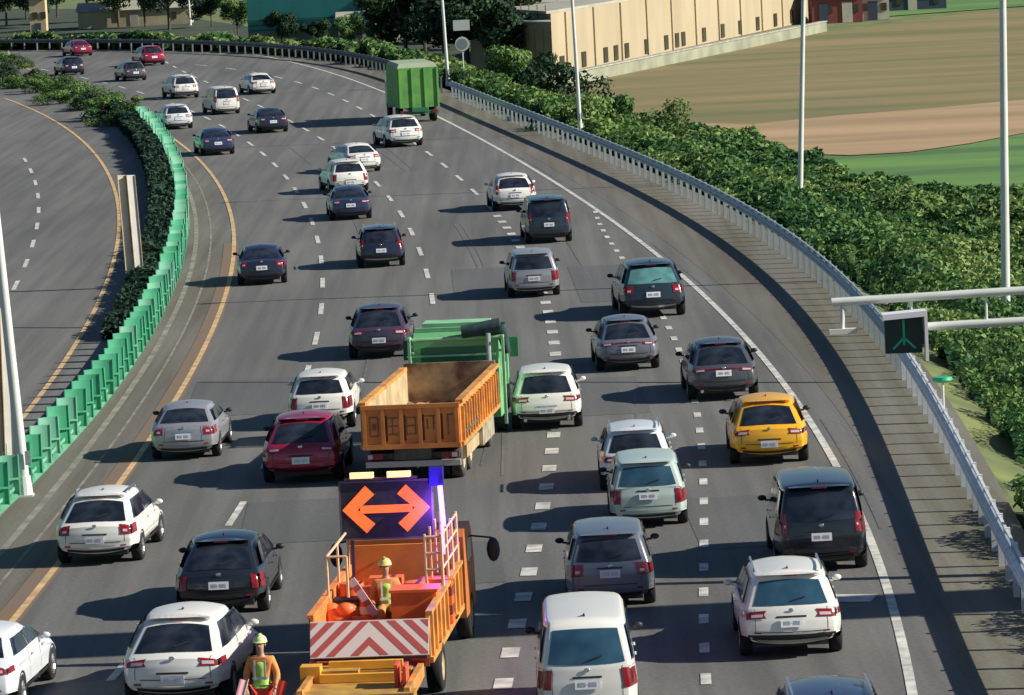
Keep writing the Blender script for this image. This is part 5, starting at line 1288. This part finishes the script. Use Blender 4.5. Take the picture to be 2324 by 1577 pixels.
    skin_mesh('jacket', J, JE, jack, root)
    V = {k: (N[k][0], (.175 if k == 'chest' else .155, .155 if k == 'chest' else .14)) for k in ('waist', 'chest')}
    V['pelvis2'] = ((0, 0, .96 + dz), (.15, .14)); V['top'] = ((0, 0, 1.39 + dz), (.12, .10))
    skin_mesh('vest', V, [('pelvis2', 'waist'), ('waist', 'chest'), ('chest', 'top')], vest, root)
    st = MB()
    for sg in (1, -1): st.box((sg * .09, -.165, 1.22 + dz), (.035, .012, .34))
    st.box((0, -.162, 1.08 + dz), (.26, .012, .05)); st.build('reflective_strip', mat('reflective_grey', (.62, .64, .55), .4), root)
    Tn = grow(['pelvis', 'thR', 'knR', 'anR', 'thL', 'knL', 'anL'], .022)
    skin_mesh('trousers', Tn, [('pelvis', 'thR'), ('thR', 'knR'), ('knR', 'anR'), ('pelvis', 'thL'), ('thL', 'knL'), ('knL', 'anL')], trous, root)
    for s in 'RL':
        a, t = N['an' + s][0], N['to' + s][0]
        skin_mesh('boot', {'a': (a, .062), 'h': ((a[0], a[1] + .02, .05), .055), 't': ((t[0], t[1] - .03, .05), .05)}, [('a', 'h'), ('h', 't')], TRIM, root)
    hm = MB().lathe([(0.0, .128), (.02, .122), (.06, .112), (.10, .085), (.125, .045), (.133, 0.0)], (0, 0, zh + .035), 'Z', 20)
    ho = hm.build('helmet', helm, root, smooth=60)
    MB().ball((0, -.10, zh + .042), (.085, .065, .012), 14).build('brim', helm, ho, smooth=60)
    MB().box((0, 0, zh + .165), (.035, .17, .02)).build('ridge', helm, ho)
    return root
M_JO = mat('orange_jacket', (.70, .26, .07), .8, noise=.15, scale=8); M_LIME = mat('lime_vest', (.42, .62, .13), .7, noise=.1, scale=8)
M_REDT = mat('red_trousers', (.75, .06, .03), .8, noise=.12, scale=8); M_HEL = mat('pale_lime_helmet', (.60, .72, .32), .35)
b = at(602, 1676, 0)
wk = person(b, R(8), 'roadworker in lime vest, red trousers and pale helmet standing left of the orange truck', (M_JO, M_LIME, M_REDT, M_HEL))
def flag(root, m):
    MB().tube((0, 0, -.35), (0, 0, .25), .014, n=8).build('stick', M_POLE, root)
    MB().grid([[(x * .01 + .03 * math.sin(5 * k), -.015 * math.cos(4 * k), z) for k, x in ((i / 4, i * 6) for i in range(5))] for z in (-.30, -.15, 0, .2)]).build('cloth', m, root)
for sg, m, lb in ((-1, mat('pink_cloth', (.85, .42, .45), .7), 'pink signal flag at the left hand of the standing worker'), (1, M_REDT, 'red signal flag at the right hand of the standing worker')):
    f = empty('signal_flag', b + Vector((sg * .27, -.22, .93)), 0, lb, 'flag', 'signal flags of the standing worker'); f.scale = (.65,) * 3; f.rotation_euler = (R(10), R(sg * 18), R(180 if sg < 0 else 0)); flag(f, m)
M_JG = mat('grey_lilac_jacket', (.45, .42, .50), .8, noise=.1, scale=8)
person(wloc(.0, wy0 + 2.75, .92), -WT.rotation_euler.z * -1, 'roadworker in orange jacket and yellow helmet sitting on the truck bed', (M_JO, M_LIME, mat('ochre_trousers', (.5, .25, .07), .8), mat('yellow_helmet', (.75, .62, .18), .35)), 'sit')
load('bench_box', (.0, wy0 + 2.95, .88), 'low orange chest the bed worker sits on', 'chest', lambda r: (MB().box((0, 0, .18), (.7, .42, .34)).build('chest_body', M_ORG, r), MB().box((0, 0, .365), (.74, .46, .03)).build('lid', M_ORS, r)))

root = empty('added_shadow_gantry', (34, 85.6, 0), 0, 'added unseen beam above the frame, casting the long shadow across all lanes', 'gantry')  # unseen girder on legs, added only to cast the shadow band
MB().box((-42, 0, 14.6), (100, 2.6, .7)).build('beam', M_STEEL, root)
for x in (8, -92):
    MB().box((x, 0, 7.1), (.6, .6, 14.4)).build('leg', M_STEEL, root)
